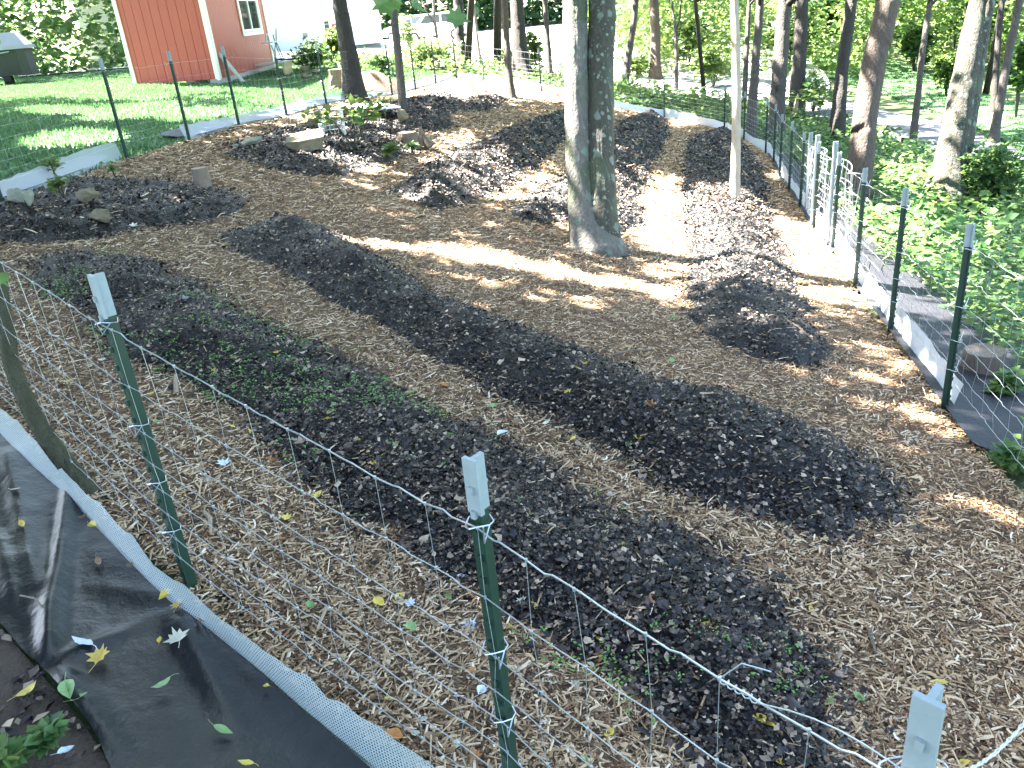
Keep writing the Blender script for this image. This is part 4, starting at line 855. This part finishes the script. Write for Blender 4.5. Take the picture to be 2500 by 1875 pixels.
# sticks
for i, (px, py, qx, qy, w_, lab) in enumerate([(435,975,445,1035,12,'short upright wood splinter on chips right of left post'),(505,1270,522,1330,13,'pale bark stick lying below the left post'),(800,1500,780,1560,11,'pale wood shard on chips beside lower wires'),
   (715,985,800,1010,5,'bent thin twig curving over chips'),(1480,880,1600,868,5,'brown twig on the bright path behind middle bed'),(1350,640,1395,720,6,'forked pale stick in front of twin tree'),(2120,1560,2135,1620,11,'flat grey splinter on chips near right post'),
   (1990,870,1905,830,4,'thin pale twig near the right bed edge'),(330,1070,380,1030,4,'thin root like twig near left post'),(60,1480,130,1530,5,'short bent twig on black plastic')]):
    a = G(px, py); b_ = G(qx, qy); a[2] = surf1(a[0], a[1])+.012; b_[2] = surf1(b_[0], b_[1])+.02; d = dep(a); m_ = (a+b_)/2+np.array([.01*sin(i), .01, .015])
    if i == 0: b_ = a+np.array([.01,.02,.09]); m_ = (a+b_)/2
    tag(obj('stick', tube(np.array([a, m_, b_]), [w_/2/F*d, w_/2/F*d*.9, w_/2/F*d*.5], 6, True, .15, i), m_cut if i in (0,1,2,5) else m_stump, origin=a), lab, 'stick')

# ------------------------------------------------------------------ stones, stumps and logs
def rockmesh(seed, sx, sy, sz, flat=.0, cuts=13):
    r_ = np.random.default_rng(seed); n, m = 14, 9; V = []
    for i in range(m+1):
        ph = pi*i/m
        for j in range(n): V.append((sin(ph)*cos(2*pi*j/n), sin(ph)*sin(2*pi*j/n), cos(ph)))
    V = np.array(V)
    for k in range(cuts):
        d = r_.normal(0, 1, 3); d /= np.linalg.norm(d); h = r_.uniform(.45, .72); e = V@d-h; V = V-np.outer(np.clip(e, 0, None), d)
    if flat: V[:,2] = np.clip(V[:,2], -.62, flat)
    V *= 1+.05*r_.normal(0, 1, (len(V), 1)); V = V*np.array([sx, sy, sz])
    Fs = [(i*n+j, i*n+(j+1) % n, (i+1)*n+(j+1) % n, (i+1)*n+j) for i in range(m) for j in range(n)]
    return V, Fs
def stone(px, py, wpx, hpx, label, mat=None, seed=0, dpth=.8, yaw=0., flat=.45, name='stone', sink=.15, zoff=None, cat_='stone'):
    g = G(px, py, .03); d = dep(g); sx = wpx/2/F*d; sz = hpx/2/F*d
    V, Fs = rockmesh(seed, sx*1.1, sx*dpth, sz*1.5, flat); c, s = cos(yaw), sin(yaw); V = V@np.array([[c, s, 0], [-s, c, 0], [0, 0, 1]])
    z = surf1(g[0], g[1]) if zoff is None else zoff
    b = np.array([g[0], g[1], z]); V[:,2] += -V[:,2].min()-sz*sink
    return tag(obj(name, (V+b, Fs), mat or m_rock, origin=b), label, cat_)
stone(60,528,46,40,'blocky lichen stone with mossy side at left of the oval bed', m_rockp, 3, .7, .3, .6)
stone(86,536,30,44,'pale lichen stone fragment leaning by the blocky one', m_rockp, 8, .5, 1.0, .7)
stone(220,518,68,34,'buff stone behind another in the left bed', None, 4, .7, .2, .5)
stone(252,556,72,40,'chunky tan stone at front of the left bed', None, 11, .75, -.3, .5)
stone(200,530,40,8,'thin flat stone chip under the buff stone', None, 12, .6, .2, .3)
stone(577,366,22,16,'small square pale stone at left tip of rock bed', m_rockp, 5, .8, 0, .6)
stone(622,366,56,22,'low pale stone beside the small square stone', m_rockp, 6, .7, .4, .4)
stone(795,326,60,34,'squared stone inside the wire cage', m_rockp, 7, .7, .1, .5)
stone(768,322,28,26,'grey stone just left of the wire cage', None, 15, .8, .5, .5)
stone(990,336,38,0.1+30,'rounded stone perched on top of the old stump', None, 16, .9, .2, .8, zoff=surf1(*G(1000,352)[:2])+.20, sink=0)
# flat triangular slab
g = G(748,394); d = dep(g); k = d/F; z0 = surf1(g[0], g[1])-.02
tri = np.array([(-46,.5),(-8,-22),(44,8),(40,40),(-20,62),(-44,50)])*k
V, Fs = prism(tri, 0, 1); rr = np.random.default_rng(3); top = V[:,2] > .5; V[:,2] = np.where(top, .16+.015*rr.normal(0, 1, len(V))+V[:,1]*.12, 0); V[top,:2] *= 1.05; V[~top,:2] *= .88
tag(obj('stone', (V+np.array([g[0], g[1]+.1, z0]), Fs), m_rock, origin=(g[0], g[1], z0)), 'large flat triangular slab of stone on the rock bed', 'stone')
def stump(px, py, wpx, hpx, label, mat=m_stump, cutm=None, flare=.5, seed=0, name='stump', tilt=(0, 0), n=16, rough=.06):
    g = G(px, py, .02); d = dep(g); r = wpx/2/F*d; h = hpx/F*d; z = surf1(g[0], g[1]); b = np.array([g[0], g[1], z])
    root = empty(name, b, label, name); hs = np.array([-.06, 0, .15*h, .4*h, .75*h, h]); P = np.array([b+np.array([tilt[0]*q, tilt[1]*q, q]) for q in hs])
    rad = r*(1+flare*np.exp(-np.clip(hs, 0, None)/(h*.25+.01))); V, Fs = tube(P, rad, n, False, rough, seed); obj('trunk', (V, Fs), mat, root)
    tv = V[-n:]; c = tv.mean(0)-np.array([0, 0, .006]); m1 = c+(tv-c)*.5+np.array([0, 0, -.004]); W = np.r_[tv-np.array([0,0,.001]), m1, [c]]
    Fq = [(j, (j+1) % n, n+(j+1) % n, n+j) for j in range(n)]+[(n+j, n+(j+1) % n, 2*n) for j in range(n)]
    obj('cut_face', (W, Fq), cutm or m_cut, root); return root
stump(500,472,38,46,'upright short log standing at the right end of left bed', flare=.02, seed=2, name='log')
root = stump(1000,362,46,34,'old jagged stump with stone on top in the rock bed', m_stump, m_stump, .3, 4, n=14, rough=.1)
b = WL[root.name]; obj('splinter', join([tube(np.array([b+[.17,.02,0], b+[.19,.03,.12], b+[.18,.02,.24]]), [.09,.06,.02], 7, True, .15, 5), tube(np.array([b+[.3,-.02,-.03], b+[.24,0,.06], b+[.2,.01,.14]]), [.10,.06,.03], 7, True, .15, 6)]), m_stump, root)
stump(832,216,46,44,'weathered grey stump on the grass behind dark straight trunk', m_stump, m_stump, .45, 5)
stump(2395,915,88,62,'brown sawn log end outside the right fence by black fabric', m_stump, m_stump, .05, 6, name='log', n=20)
# clay mound
g = G(915,228); d = dep(g); k = d/F; P = smoothpoly(np.array([(-90,-6),(-40,-25),(30,-30),(75,-10),(60,60),(0,90),(-70,60)])*k+g[:2], 2)
tag(obj('clay_mound', grid_on(P, .05, lambda x, y: T(x, y)+.02+.62*np.clip(edist(x, y, P)/.75, 0, 1)**.8*(1+.35*fbm(x*3, y*3, 91))), m_dirt, origin=(g[0], g[1], g[2])), 'mound of reddish clay soil behind the dark straight trunk', 'soil mound')
# flat pale board on the far bed
g = G(868,288); d = dep(g); k = d/F
bd = np.array([(-58,0),(70,-30),(115,-10),(60,60),(-45,75)])*k*np.array([1, 1.6]); V, Fs = prism(bd, 0, .02); V[:,2] += .15-V[:,0]*.05
tag(obj('board', (V+g, Fs), m_ply, origin=g), 'white flat board lying in sun behind the wire cage', 'board')
# wire cage
g = G(818,345); d = dep(g); k = d/F; z = surf1(g[0], g[1]); cage = empty('wire_cage', (g[0], g[1], z), 'small open wire mesh cage standing over a squared stone', 'cage')
rad = 28*k*1.1; hh = 56*k*1.1
for i in range(7): 
    q = i/6*hh; a = np.linspace(-.4, pi*1.35, 14); obj('ring_wire', tube(np.array([(g[0]+rad*cos(t), g[1]+rad*sin(t)*1.0-.05, z+q) for t in a]), .005, 4), m_wire, cage)
for t in np.linspace(-.4, pi*1.35, 15): obj('upright_wire', tube(np.array([(g[0]+rad*cos(t), g[1]+rad*sin(t)-.05, z), (g[0]+rad*cos(t), g[1]+rad*sin(t)-.05, z+hh)]), .0045, 4), m_wire, cage)
# leafy sapling by the cage
def sapling(px, py, hpx, label, mats, nst=3, seed=0, lsize=.1, spread=.5):
    g = G(px, py, .05); d = dep(g); h = hpx/F*d; z = surf1(g[0], g[1]); b = np.array([g[0], g[1], z]); root = empty('sapling', b, label, 'sapling'); r_ = np.random.default_rng(seed)
    tips = []
    for k in range(nst):
        a = r_.uniform(0, 2*pi); e = b+np.array([cos(a)*spread*h, sin(a)*spread*h*.6, h*r_.uniform(.6, 1)]); m_ = b+(e-b)*.55+np.array([0, 0, h*.15])
        obj('stem', tube(np.array([b-[0,0,.03], m_, e]), [.009, .006, .003], 6), m_moss, root); tips += [e, m_, (e+m_)/2]
    for k, c in enumerate(tips):
        n = 16; P = c+r_.normal(0, 1, (n, 3))*np.array([.11, .11, .05])*min(1.5, h*1.3); tag(obj('leaf_spray', inst(P, *LEAF4, r_.uniform(.7, 1.2, n)*lsize, rots(n, .5)), mats[k % len(mats)], root), kind='stuff')
sapling(868,372,125,'leafy green sapling with curved stem beside the wire cage', (m_leafl, m_leafm, m_leafl), 4, 3, .13, .6)
sapling(940,395,50,'low yellow green sprout at the foot of the leafy sapling', (m_leafl,), 2, 4, .09, .5)
sapling(165,505,55,'small bright green seedling standing between the left bed stones', (m_leafl,), 2, 5, .07, .3)
sapling(290,450,50,'thin green seedling at the back of left bed', (m_leafl,), 1, 6, .06, .2)
sapling(140,440,60,'thin wispy seedling near the left mesh skirt', (m_leafl,), 2, 8, .06, .5)
sapling(1010,374,30,'small green sprout at the foot of the old stump', (m_leafm,), 3, 9, .05, .4)
sapling(2000,300,110,'young maple by the gravel road in front of scarred trunk', (m_leafl, m_leafm), 4, 10, .2, .5)
sapling(2450,960,50,'leafy weed growing through the right corner wires', (m_leafm, m_leafl), 4, 11, .08, .6)
sapling(2470,1130,40,'low green weed near the right edge below the log', (m_leafm, m_leafl), 4, 12, .07, .7)
sapling(95,1800,36,'green ground plant in the near left corner soil', (m_leafm,), 3, 13, .045, .9)
sapling(14,1862,50,'broad bright leaves at the bottom left edge', (m_leafl, m_leafm), 3, 14, .06, .7)
# scarred patch on the trunk
p = WL[scar.name]; obj('torn_scar', tube(np.array([p+[-.10,-.17,.02], p+[-.07,-.16,.35], p+[-.03,-.145,.62]]), [.09,.07,.015], 8, True, .12, 8), m_cut, scar)

# ------------------------------------------------------------------ red shed
C = G(540,207); Lp = G(328,207); Rp = G(672,168); zb = C[2]+.14; HW = 2.75
shed = empty('garden_shed', (C[0], C[1], C[2]), 'barn red wooden shed with cream corner trim and a white window', 'shed')
def wallrun(A, B): d = (B-A); d[2] = 0; L = np.linalg.norm(d); return d/L, L
dl, Ll = wallrun(C.copy(), Lp.copy()); dr, Lr = wallrun(C.copy(), Rp.copy())
nl_ = np.array([-dl[1], dl[0], 0]); nl_ = nl_ if nl_@(-C) > 0 else -nl_
nr_ = np.array([-dr[1], dr[0], 0]); nr_ = nr_ if nr_@(-C) > 0 else -nr_
Up = np.array([0, 0, 1.0]); c0 = np.array([C[0], C[1], zb])
def wallboards(d, L, n, wdt, hole=None):
    m = int(round(L/wdt)); wd = L/m; cache = {}
    for i in range(m):
        a, b_ = i*wd+.006, (i+1)*wd-.006; zs = [(0, HW)]
        if hole and b_ > hole[0] and a < hole[1]: zs = [(0, hole[2]), (hole[3], HW)]
        for z0_, z1_ in zs:
            ctr = c0+d*(a+b_)/2+Up*(z0_+z1_)/2-n*.012; key = round(z1_-z0_, 3)
            if key not in cache:
                cache[key] = mesh('board', *box((0, 0, 0), (b_-a, .022, z1_-z0_), np.stack([d, n, Up]))); cache[key].materials.append(m_red)
            link('board', cache[key], shed, tuple(ctr-WL[shed.name]))
    bk = box(c0+d*L/2+Up*HW/2-n*.035, (L, .02, HW), np.stack([d, n, Up]))
    return bk
W0_, W1_ = Lr*.50, Lr*.88; WZ0, WZ1 = .88, 1.92
b1 = wallboards(dl, Ll, nl_, .27); b2 = wallboards(dr, Lr, nr_, .19, (W0_+.05, W1_-.05, WZ0+.05, WZ1-.05))
obj('wall_backing', join([b1, b2]), m_darkin, shed)
for d_, n_, s_, lab in ((dl, nl_, .05, 0), (dl, nl_, Ll-.05, 0), (dr, nr_, .05, 0), (dr, nr_, Lr-.05, 0)):
    obj('corner_trim', box(c0+d_*s_+Up*(HW/2-.02)+n_*.012, (.12, .024, HW+.02), np.stack([d_, n_, Up])), m_trim, shed)
ax = np.stack([dr, nr_, Up]); wc = c0+dr*(W0_+W1_)/2+Up*(WZ0+WZ1)/2; ww, wh = W1_-W0_, WZ1-WZ0
fr_ = [box(wc+dr*(ww/2-.045)*s+nr_*.02, (.09, .03, wh), ax) for s in (-1, 1)]+[box(wc+Up*(wh/2-.045)*s+nr_*.02, (ww-.184, .03, .09), ax) for s in (-1, 1)]
wf = obj('window', join(fr_), m_trim, shed)
iw, ih = ww-.2, wh-.2
sh_ = [box(wc+dr*(iw/2-.03)*s+nr_*.012, (.06, .03, ih), ax) for s in (-1, 0, 1)]+[box(wc+Up*(ih/2-.03)*s+nr_*.011, (iw, .024, .06), ax) for s in (-1, 1)]
obj('sash', join(sh_), m_white, wf); obj('glass', box(wc-nr_*.006, (iw, .006, ih), ax), m_glass, wf)
# roof
opp = c0+dl*Ll+dr*Lr; e1 = c0+dl*Ll; e2 = c0+dr*Lr
def rp(p, z): return p+Up*z
ov = .3; A_ = rp(c0-dr*ov-dl*ov, HW-.05); B_ = rp(e2+dr*ov-dl*ov, HW-.05); Mf = rp(c0-dr*ov+dl*Ll/2, HW+.9); Mb = rp(e2+dr*ov+dl*Ll/2, HW+.9); C_ = rp(e1-dr*ov+dl*ov, HW-.05); D_ = rp(opp+dr*ov+dl*ov, HW-.05)
th = np.array([0, 0, .06]); V = np.array([A_, B_, Mb, Mf, D_, C_]+[q+th for q in (A_, B_, Mb, Mf, D_, C_)])
obj('roof', (V, [(0,1,2,3),(3,2,4,5),(6,9,8,7),(9,11,10,8),(0,6,7,1),(1,7,8,2),(2,8,10,4),(4,10,11,5),(5,11,9,3),(3,9,6,0)]), m_greyw, shed)
obj('gable', (np.array([rp(c0, HW), rp(e1, HW), rp(c0+dl*Ll/2, HW+.86)])-nl_*.01, [(0,1,2)]), m_red, shed)
for d_, n_, L_w in ((dl, nl_, Ll), (dr, nr_, Lr)):
    for s in np.linspace(.15, L_w-.15, 4):
        p = c0+d_*s-n_*.16; zg = float(T(p[0], p[1])); obj('block', box((p[0], p[1], (zg-.1+zb)/2), (.3, .18, zb-zg+.1), np.stack([d_, n_, Up])), m_conc, shed)
obj('sill_beam', box(c0+dr*Lr/2-nr_*.02-Up*.08, (Lr, .10, .16), np.stack([dr, nr_, Up])), m_greyw, shed)
# plank leaning at the shed corner
g = G(595,203); t = c0+dr*.35+nr_*.06; pl = np.array([(-.10,0),(.10,0),(.12,.62),(.02,.80),(-.06,.78),(-.12,.6)]); up_ = np.array([t[0]-g[0], t[1]-g[1], .62]); up_ /= np.linalg.norm(up_); sd_ = np.cross(up_, nr_); sd_ /= np.linalg.norm(sd_); nn2 = np.cross(sd_, up_)
V = np.array([g+sd_*a+up_*b_+nn2*o for o in (0, .03) for a, b_ in pl*1.1]); Fs = [tuple(range(5, -1, -1)), tuple(range(6, 12))]+[(i, (i+1) % 6, 6+(i+1) % 6, 6+i) for i in range(6)]
tag(obj('plank', (V, Fs), m_greyw, origin=g), 'pale grey pointed plank leaning on the red shed corner', 'plank')
# low pine crate with saw table on it
g = G(705,182); d = dep(g); k = d/F; dv = dr; L3 = 62*k*1.25
crate = empty('pine_crate', g, 'low weathered pine platform attached beside the red shed', 'platform')
for i in range(5): obj('board', box(g+dv*(i-2)*L3/5+Up*.17, (L3/5-.012, .05, .30), np.stack([dr, nr_, Up])), m_yelw, crate)
obj('top_board', box(g+Up*.335-nr_*.35, (L3+.06, .8, .03), np.stack([dr, nr_, Up])), m_greyw, crate)
sw = empty('saw_stand', g+Up*.35-nr_*.3, 'green folding tool stand with grey handle on the pine platform', 'tool stand'); s0 = WL[sw.name]
obj('leg_frame', join([tube(np.array([s0, s0+Up*.25]), .014, 6), tube(np.array([s0+Up*.25, s0+Up*.42+dr*.35, s0+Up*.7+dr*.30]), .014, 6), tube(np.array([s0+Up*.25, s0+Up*.45-dr*.12]), .014, 6), tube(np.array([s0+Up*.4+dr*.4, s0+Up*.85+dr*.75]), .014, 6), tube(np.array([s0+Up*.4+dr*.4, s0-Up*.1+dr*.85]), .014, 6), tube(np.array([s0+Up*.5+dr*.5, s0-Up*.0+dr*1.0]), .014, 6)]), m_metal, sw)
obj('base_plate', box(s0+dr*.1+Up*.015, (.3, .2, .02), np.stack([dr, nr_, Up])), m_gsteel, sw)
obj('table', box(s0-dr*.25+Up*.52, (.55, .3, .03), np.stack([dr, nr_, Up])), m_gsteel, sw)
obj('handle', tube(np.array([s0-dr*.38+Up*.53+(np.cos(a)*dr*.15+np.sin(a)*Up*.2) for a in np.linspace(pi, 0, 9)]), .022, 6), m_gsteel, sw)
stone(745,180,26,22,'tan stone at right end of the pine platform', None, 21, .8); stone(775,180,24,14,'flat buff stone in grass right of the platform', None, 22, .8); stone(752,192,34,12,'low stone in front of the platform end', None, 23, .8)

# ------------------------------------------------------------------ trash bin at far left
g = G(40,208); d = dep(g); k = d/F; ca = 0.25; dx = np.array([cos(ca), sin(ca), 0]); dy = np.array([-sin(ca), cos(ca), 0]); AXB = np.stack([dx, dy, Up])
bn = empty('trash_bin', g, 'black wheeled trash bin with domed grey lid on the lawn', 'trash bin')
bw, bd_, h0, h1 = 118*k, 80*k, 22*k, 80*k; cx = g-dx*18*k+dy*bd_/2
def taper(c, w0_, d0_, z0_, w1_, d1_, z1_):
    V = []
    for w_, dd, z in ((w0_, d0_, z0_), (w1_, d1_, z1_)): V += [c+dx*s*w_/2+dy*t_*dd/2+Up*z for s, t_ in ((-1,-1),(1,-1),(1,1),(-1,1))]
    return np.array(V), [(3,2,1,0),(4,5,6,7),(0,1,5,4),(1,2,6,5),(2,3,7,6),(3,0,4,7)]
obj('body', taper(cx, bw*1.0, bd_*.85, h0, bw*.98, bd_, h1), m_binb, bn)
obj('side_rib', taper(cx+dx*bw*.42-dy*.02, bw*.2, bd_*1.0, h0-.02, bw*.16, bd_*1.04, h1-.01), m_binb, bn)
obj('rim', taper(cx, bw*1.04, bd_*1.05, h1-.06, bw*1.05, bd_*1.08, h1+.002), m_binb, bn)
lid = taper(cx, bw*1.16, bd_*1.2, h1+.005, bw*1.14, bd_*1.18, h1+8*k); l2 = taper(cx, bw*1.08, bd_*1.12, h1+8*k, bw*.72, bd_*.7, h1+38*k)
obj('lid', join([lid, l2]), m_binl, bn)
obj('lid_panel', taper(cx-dy*bd_*.33, bw*.62, bd_*.16, h1+11*k, bw*.5, bd_*.16, h1+30*k), m_binl, bn)
obj('handle_bar', tube(np.array([cx-dy*bd_*.56-dx*bw*.4+Up*(h1-.10), cx-dy*bd_*.6+Up*(h1-.08), cx-dy*bd_*.56+dx*bw*.22+Up*(h1-.05)]), .018, 6), m_gsteel, bn)
for s in (-.28, .02): 
    o_ = cx+dx*bw*s-dy*bd_*.3+Up*13*k; obj('wheel', tube(np.array([o_-dx*.11, o_-dx*.09, o_+dx*.09, o_+dx*.11]), [11*k, 13*k, 13*k, 11*k], 18), m_rubber, bn)

# ------------------------------------------------------------------ house, posts and cars in the sun beyond
hp = np.array([(-17.5,40.5),(-4.6,42.5)]); hz = -1.35; house = empty('white_house', (-11,41.5,hz), 'white sided house in full sun beyond the shed', 'house')
dh = np.array([*(hp[1]-hp[0]), 0]); LH = np.linalg.norm(dh); dh /= LH; nh = np.array([dh[1], -dh[0], 0]); AH = np.stack([dh, nh, Up]); h0_ = np.array([*hp[0], hz])
sid = mesh('siding_board', *box((0, 0, 0), (LH, .03, .19), AH)); sid.materials.append(m_white)
for i in range(15): link('siding_board', sid, house, tuple(h0_+dh*LH/2+Up*(.3+i*.2)+nh*.01-WL[house.name]))
obj('wall_core', box(h0_+dh*LH/2+Up*1.7-nh*3.0, (LH-.02, 5.9, 3.3), AH), m_white, house)
obj('foundation', box(h0_+dh*LH/2+Up*.05-nh*2.9, (LH-.1, 5.7, .32), AH), m_conc, house)
V = np.array([h0_-dh*.4+nh*.5+Up*3.3, h0_+dh*(LH+.4)+nh*.5+Up*3.3, h0_+dh*(LH+.4)-nh*3+Up*4.8, h0_-dh*.4-nh*3+Up*4.8, h0_+dh*(LH+.4)-nh*6.5+Up*3.3, h0_-dh*.4-nh*6.5+Up*3.3])
obj('roof', (np.r_[V, V+[0,0,.1]], [(0,1,2,3),(3,2,4,5),(9,8,7,6),(11,10,8,9),(0,6,7,1),(5,4,10,11),(1,7,8,2),(2,8,10,4),(0,3,9,6),(3,5,11,9)]), m_greyw, house)
def onhouse(px, py):
    r = ray(px, py); t = ((h0_-0)@nh)/(r@nh); q = r*t; return (q-h0_)@dh, q[2]-hz
s_, z_ = onhouse(800,76); fw = obj('window', box(h0_+dh*s_+Up*z_+nh*.04, (.34, .06, .95), AH), m_trim, house); obj('pane', box(h0_+dh*s_+Up*z_+nh*.075, (.20, .02, .84), AH), m_glass, fw)
for q in np.linspace(-.3, .3, 4): obj('glazing_bar', box(h0_+dh*s_+Up*(z_+q)+nh*.088, (.20, .008, .03), AH), m_greyw, fw)
s_, z_ = onhouse(826,76); obj('door_panel', box(h0_+dh*s_+Up*z_+nh*.04, (.5, .06, .62), AH), m_red, house)
s_, z_ = onhouse(745,84); obj('wall_vent', box(h0_+dh*s_+Up*z_+nh*.05, (.22, .08, .13), AH), m_greyw, house)
s_, z_ = onhouse(813,22); obj('wall_lamp', box(h0_+dh*s_+Up*z_+nh*.06, (.1, .1, .12), AH), m_greyw, house)
g = G(933,118); tag(obj('white_pillar', join([box((g[0], g[1], g[2]+1.5), (.16, .16, 3.2)), box((g[0], g[1], g[2]+.08), (.26, .26, .2)), box((g[0], g[1], g[2]+3.0), (.26, .26, .16))]), m_white, origin=g), 'white porch pillar near the corner of the house', 'pillar')
g = G(1136,150); tag(obj('white_pillar', join([box((g[0], g[1], g[2]+.55), (.09, .09, 1.3)), box((g[0], g[1], g[2]+1.2), (.13, .13, .05))]), m_white, origin=g), 'short white marker post right of the dark corner trunk', 'post')
def car(px, py, yaw, paint, label, s=1.0):
    g = G(px, py); root = empty('parked_car', g, label, 'car', 'cars parked on the driveway'); c, s_ = cos(yaw), sin(yaw); ax = np.array([[c, s_, 0], [-s_, c, 0], [0, 0, 1.0]])
    def put(V): return g+(np.asarray(V, float)*s)@ax
    prof = [(-2.25,.35),(-2.3,.75),(-2.2,1.0),(-1.95,1.08),(-1.7,1.62),(-1.4,1.72),(.35,1.70),(.7,1.62),(1.3,1.08),(2.1,.95),(2.28,.7),(2.25,.35)]
    rows = []
    for y, kx, kz in ((-.9,1,1),(-.86,1.0,1.0),(.86,1.0,1.0),(.9,1,1)):
        rows.append([(x*(.995 if abs(y) > .88 else 1), y*(1-.16*max(0, z-1.0)), z*(.995 if abs(y) > .88 else 1)) for x, z in prof])
    n = len(prof); V = np.array(sum(rows, [])); Fs = [tuple(range(n)), tuple(range(4*n-1, 3*n-1, -1))]+[(r*n+i, r*n+n+i, r*n+n+(i+1) % n, r*n+(i+1) % n) for r in range(3) for i in range(n)]
    obj('body', (put(V), Fs), paint, root)
    for sd in (-1, 1):
        for a, b_ in (((-1.62, -.55)), ((-.45, .95))):
            y0, y1 = sd*.905*(1-.16*.12), sd*.905*(1-.16*.6); x0t = a+.12 if a < -1 else a; x1t = b_ if b_ < 0 else b_-.42
            obj('side_window', (put([(a, y0, 1.12), (b_, y0, 1.12), (x1t, y1, 1.60), (x0t, y1, 1.60)]), [(0,1,2,3)] if sd > 0 else [(3,2,1,0)]), m_glass, root)
        for x in (-1.4, 1.4):
            wv = obj('wheel', (lambda q: (put(q[0]), q[1]))(tube(np.array([(x, sd*.72, .34), (x, sd*.94, .34)]), .34, 18)), m_rubber, root); obj('rim', (lambda q: (put(q[0]), q[1]))(tube(np.array([(x, sd*.9, .34), (x, sd*.955, .34)]), .2, 14)), m_gsteel, wv)
    obj('windscreen', (put([(1.27,-.8,1.13),(1.27,.8,1.13),(.76,.72,1.62),(.76,-.72,1.62)]), [(0,1,2,3)]), m_glass, root)
    obj('rear_window', (put([(-1.95,-.78,1.12),(-1.95,.78,1.12),(-1.73,.72,1.6),(-1.73,-.72,1.6)]), [(3,2,1,0)]), m_glass, root)
    for sd in (-1, 1): obj('headlight', box(put([(2.2, sd*.62, .8)])[0], (.14, .36, .14), ax), m_white, root)
car(1012,97,2.6,m_blue,'light blue parked car seen between sapling trunks'); car(1072,99,2.9,m_carw,'white parked car overexposed beside the blue one')
# overhanging maple leaves close to the lens
for i, (px, py, wp, dd, lab) in enumerate([(1118,50,70,3.2,'dark green maple leaf hanging before the back corner trunk'),(1010,8,75,3.1,'green maple leaf at top edge right of slim grey sapling'),(930,12,80,3.0,'large green maple leaf at the top edge left of slim sapling'),(965,2,60,3.2,'maple leaf above the slim grey sapling'),(2,100,45,2.6,'out of focus leaf at the left edge by the bin'),(4,675,50,1.9,'lobed green leaf at left edge above curved sapling')]):
    o = link('hanging_leaf', mesh('hanging_leaf', *leafmesh('maple', .5, .4, 40+i))); o.data.materials.append(m_leafm); p = at_depth(px, py, dd); o.location = p; s = wp/F*dd; o.scale = (s, s, s); o.rotation_euler = (.9+.2*i, .3*(-1)**i, 1.3*i); tag(o, lab, 'leaf')
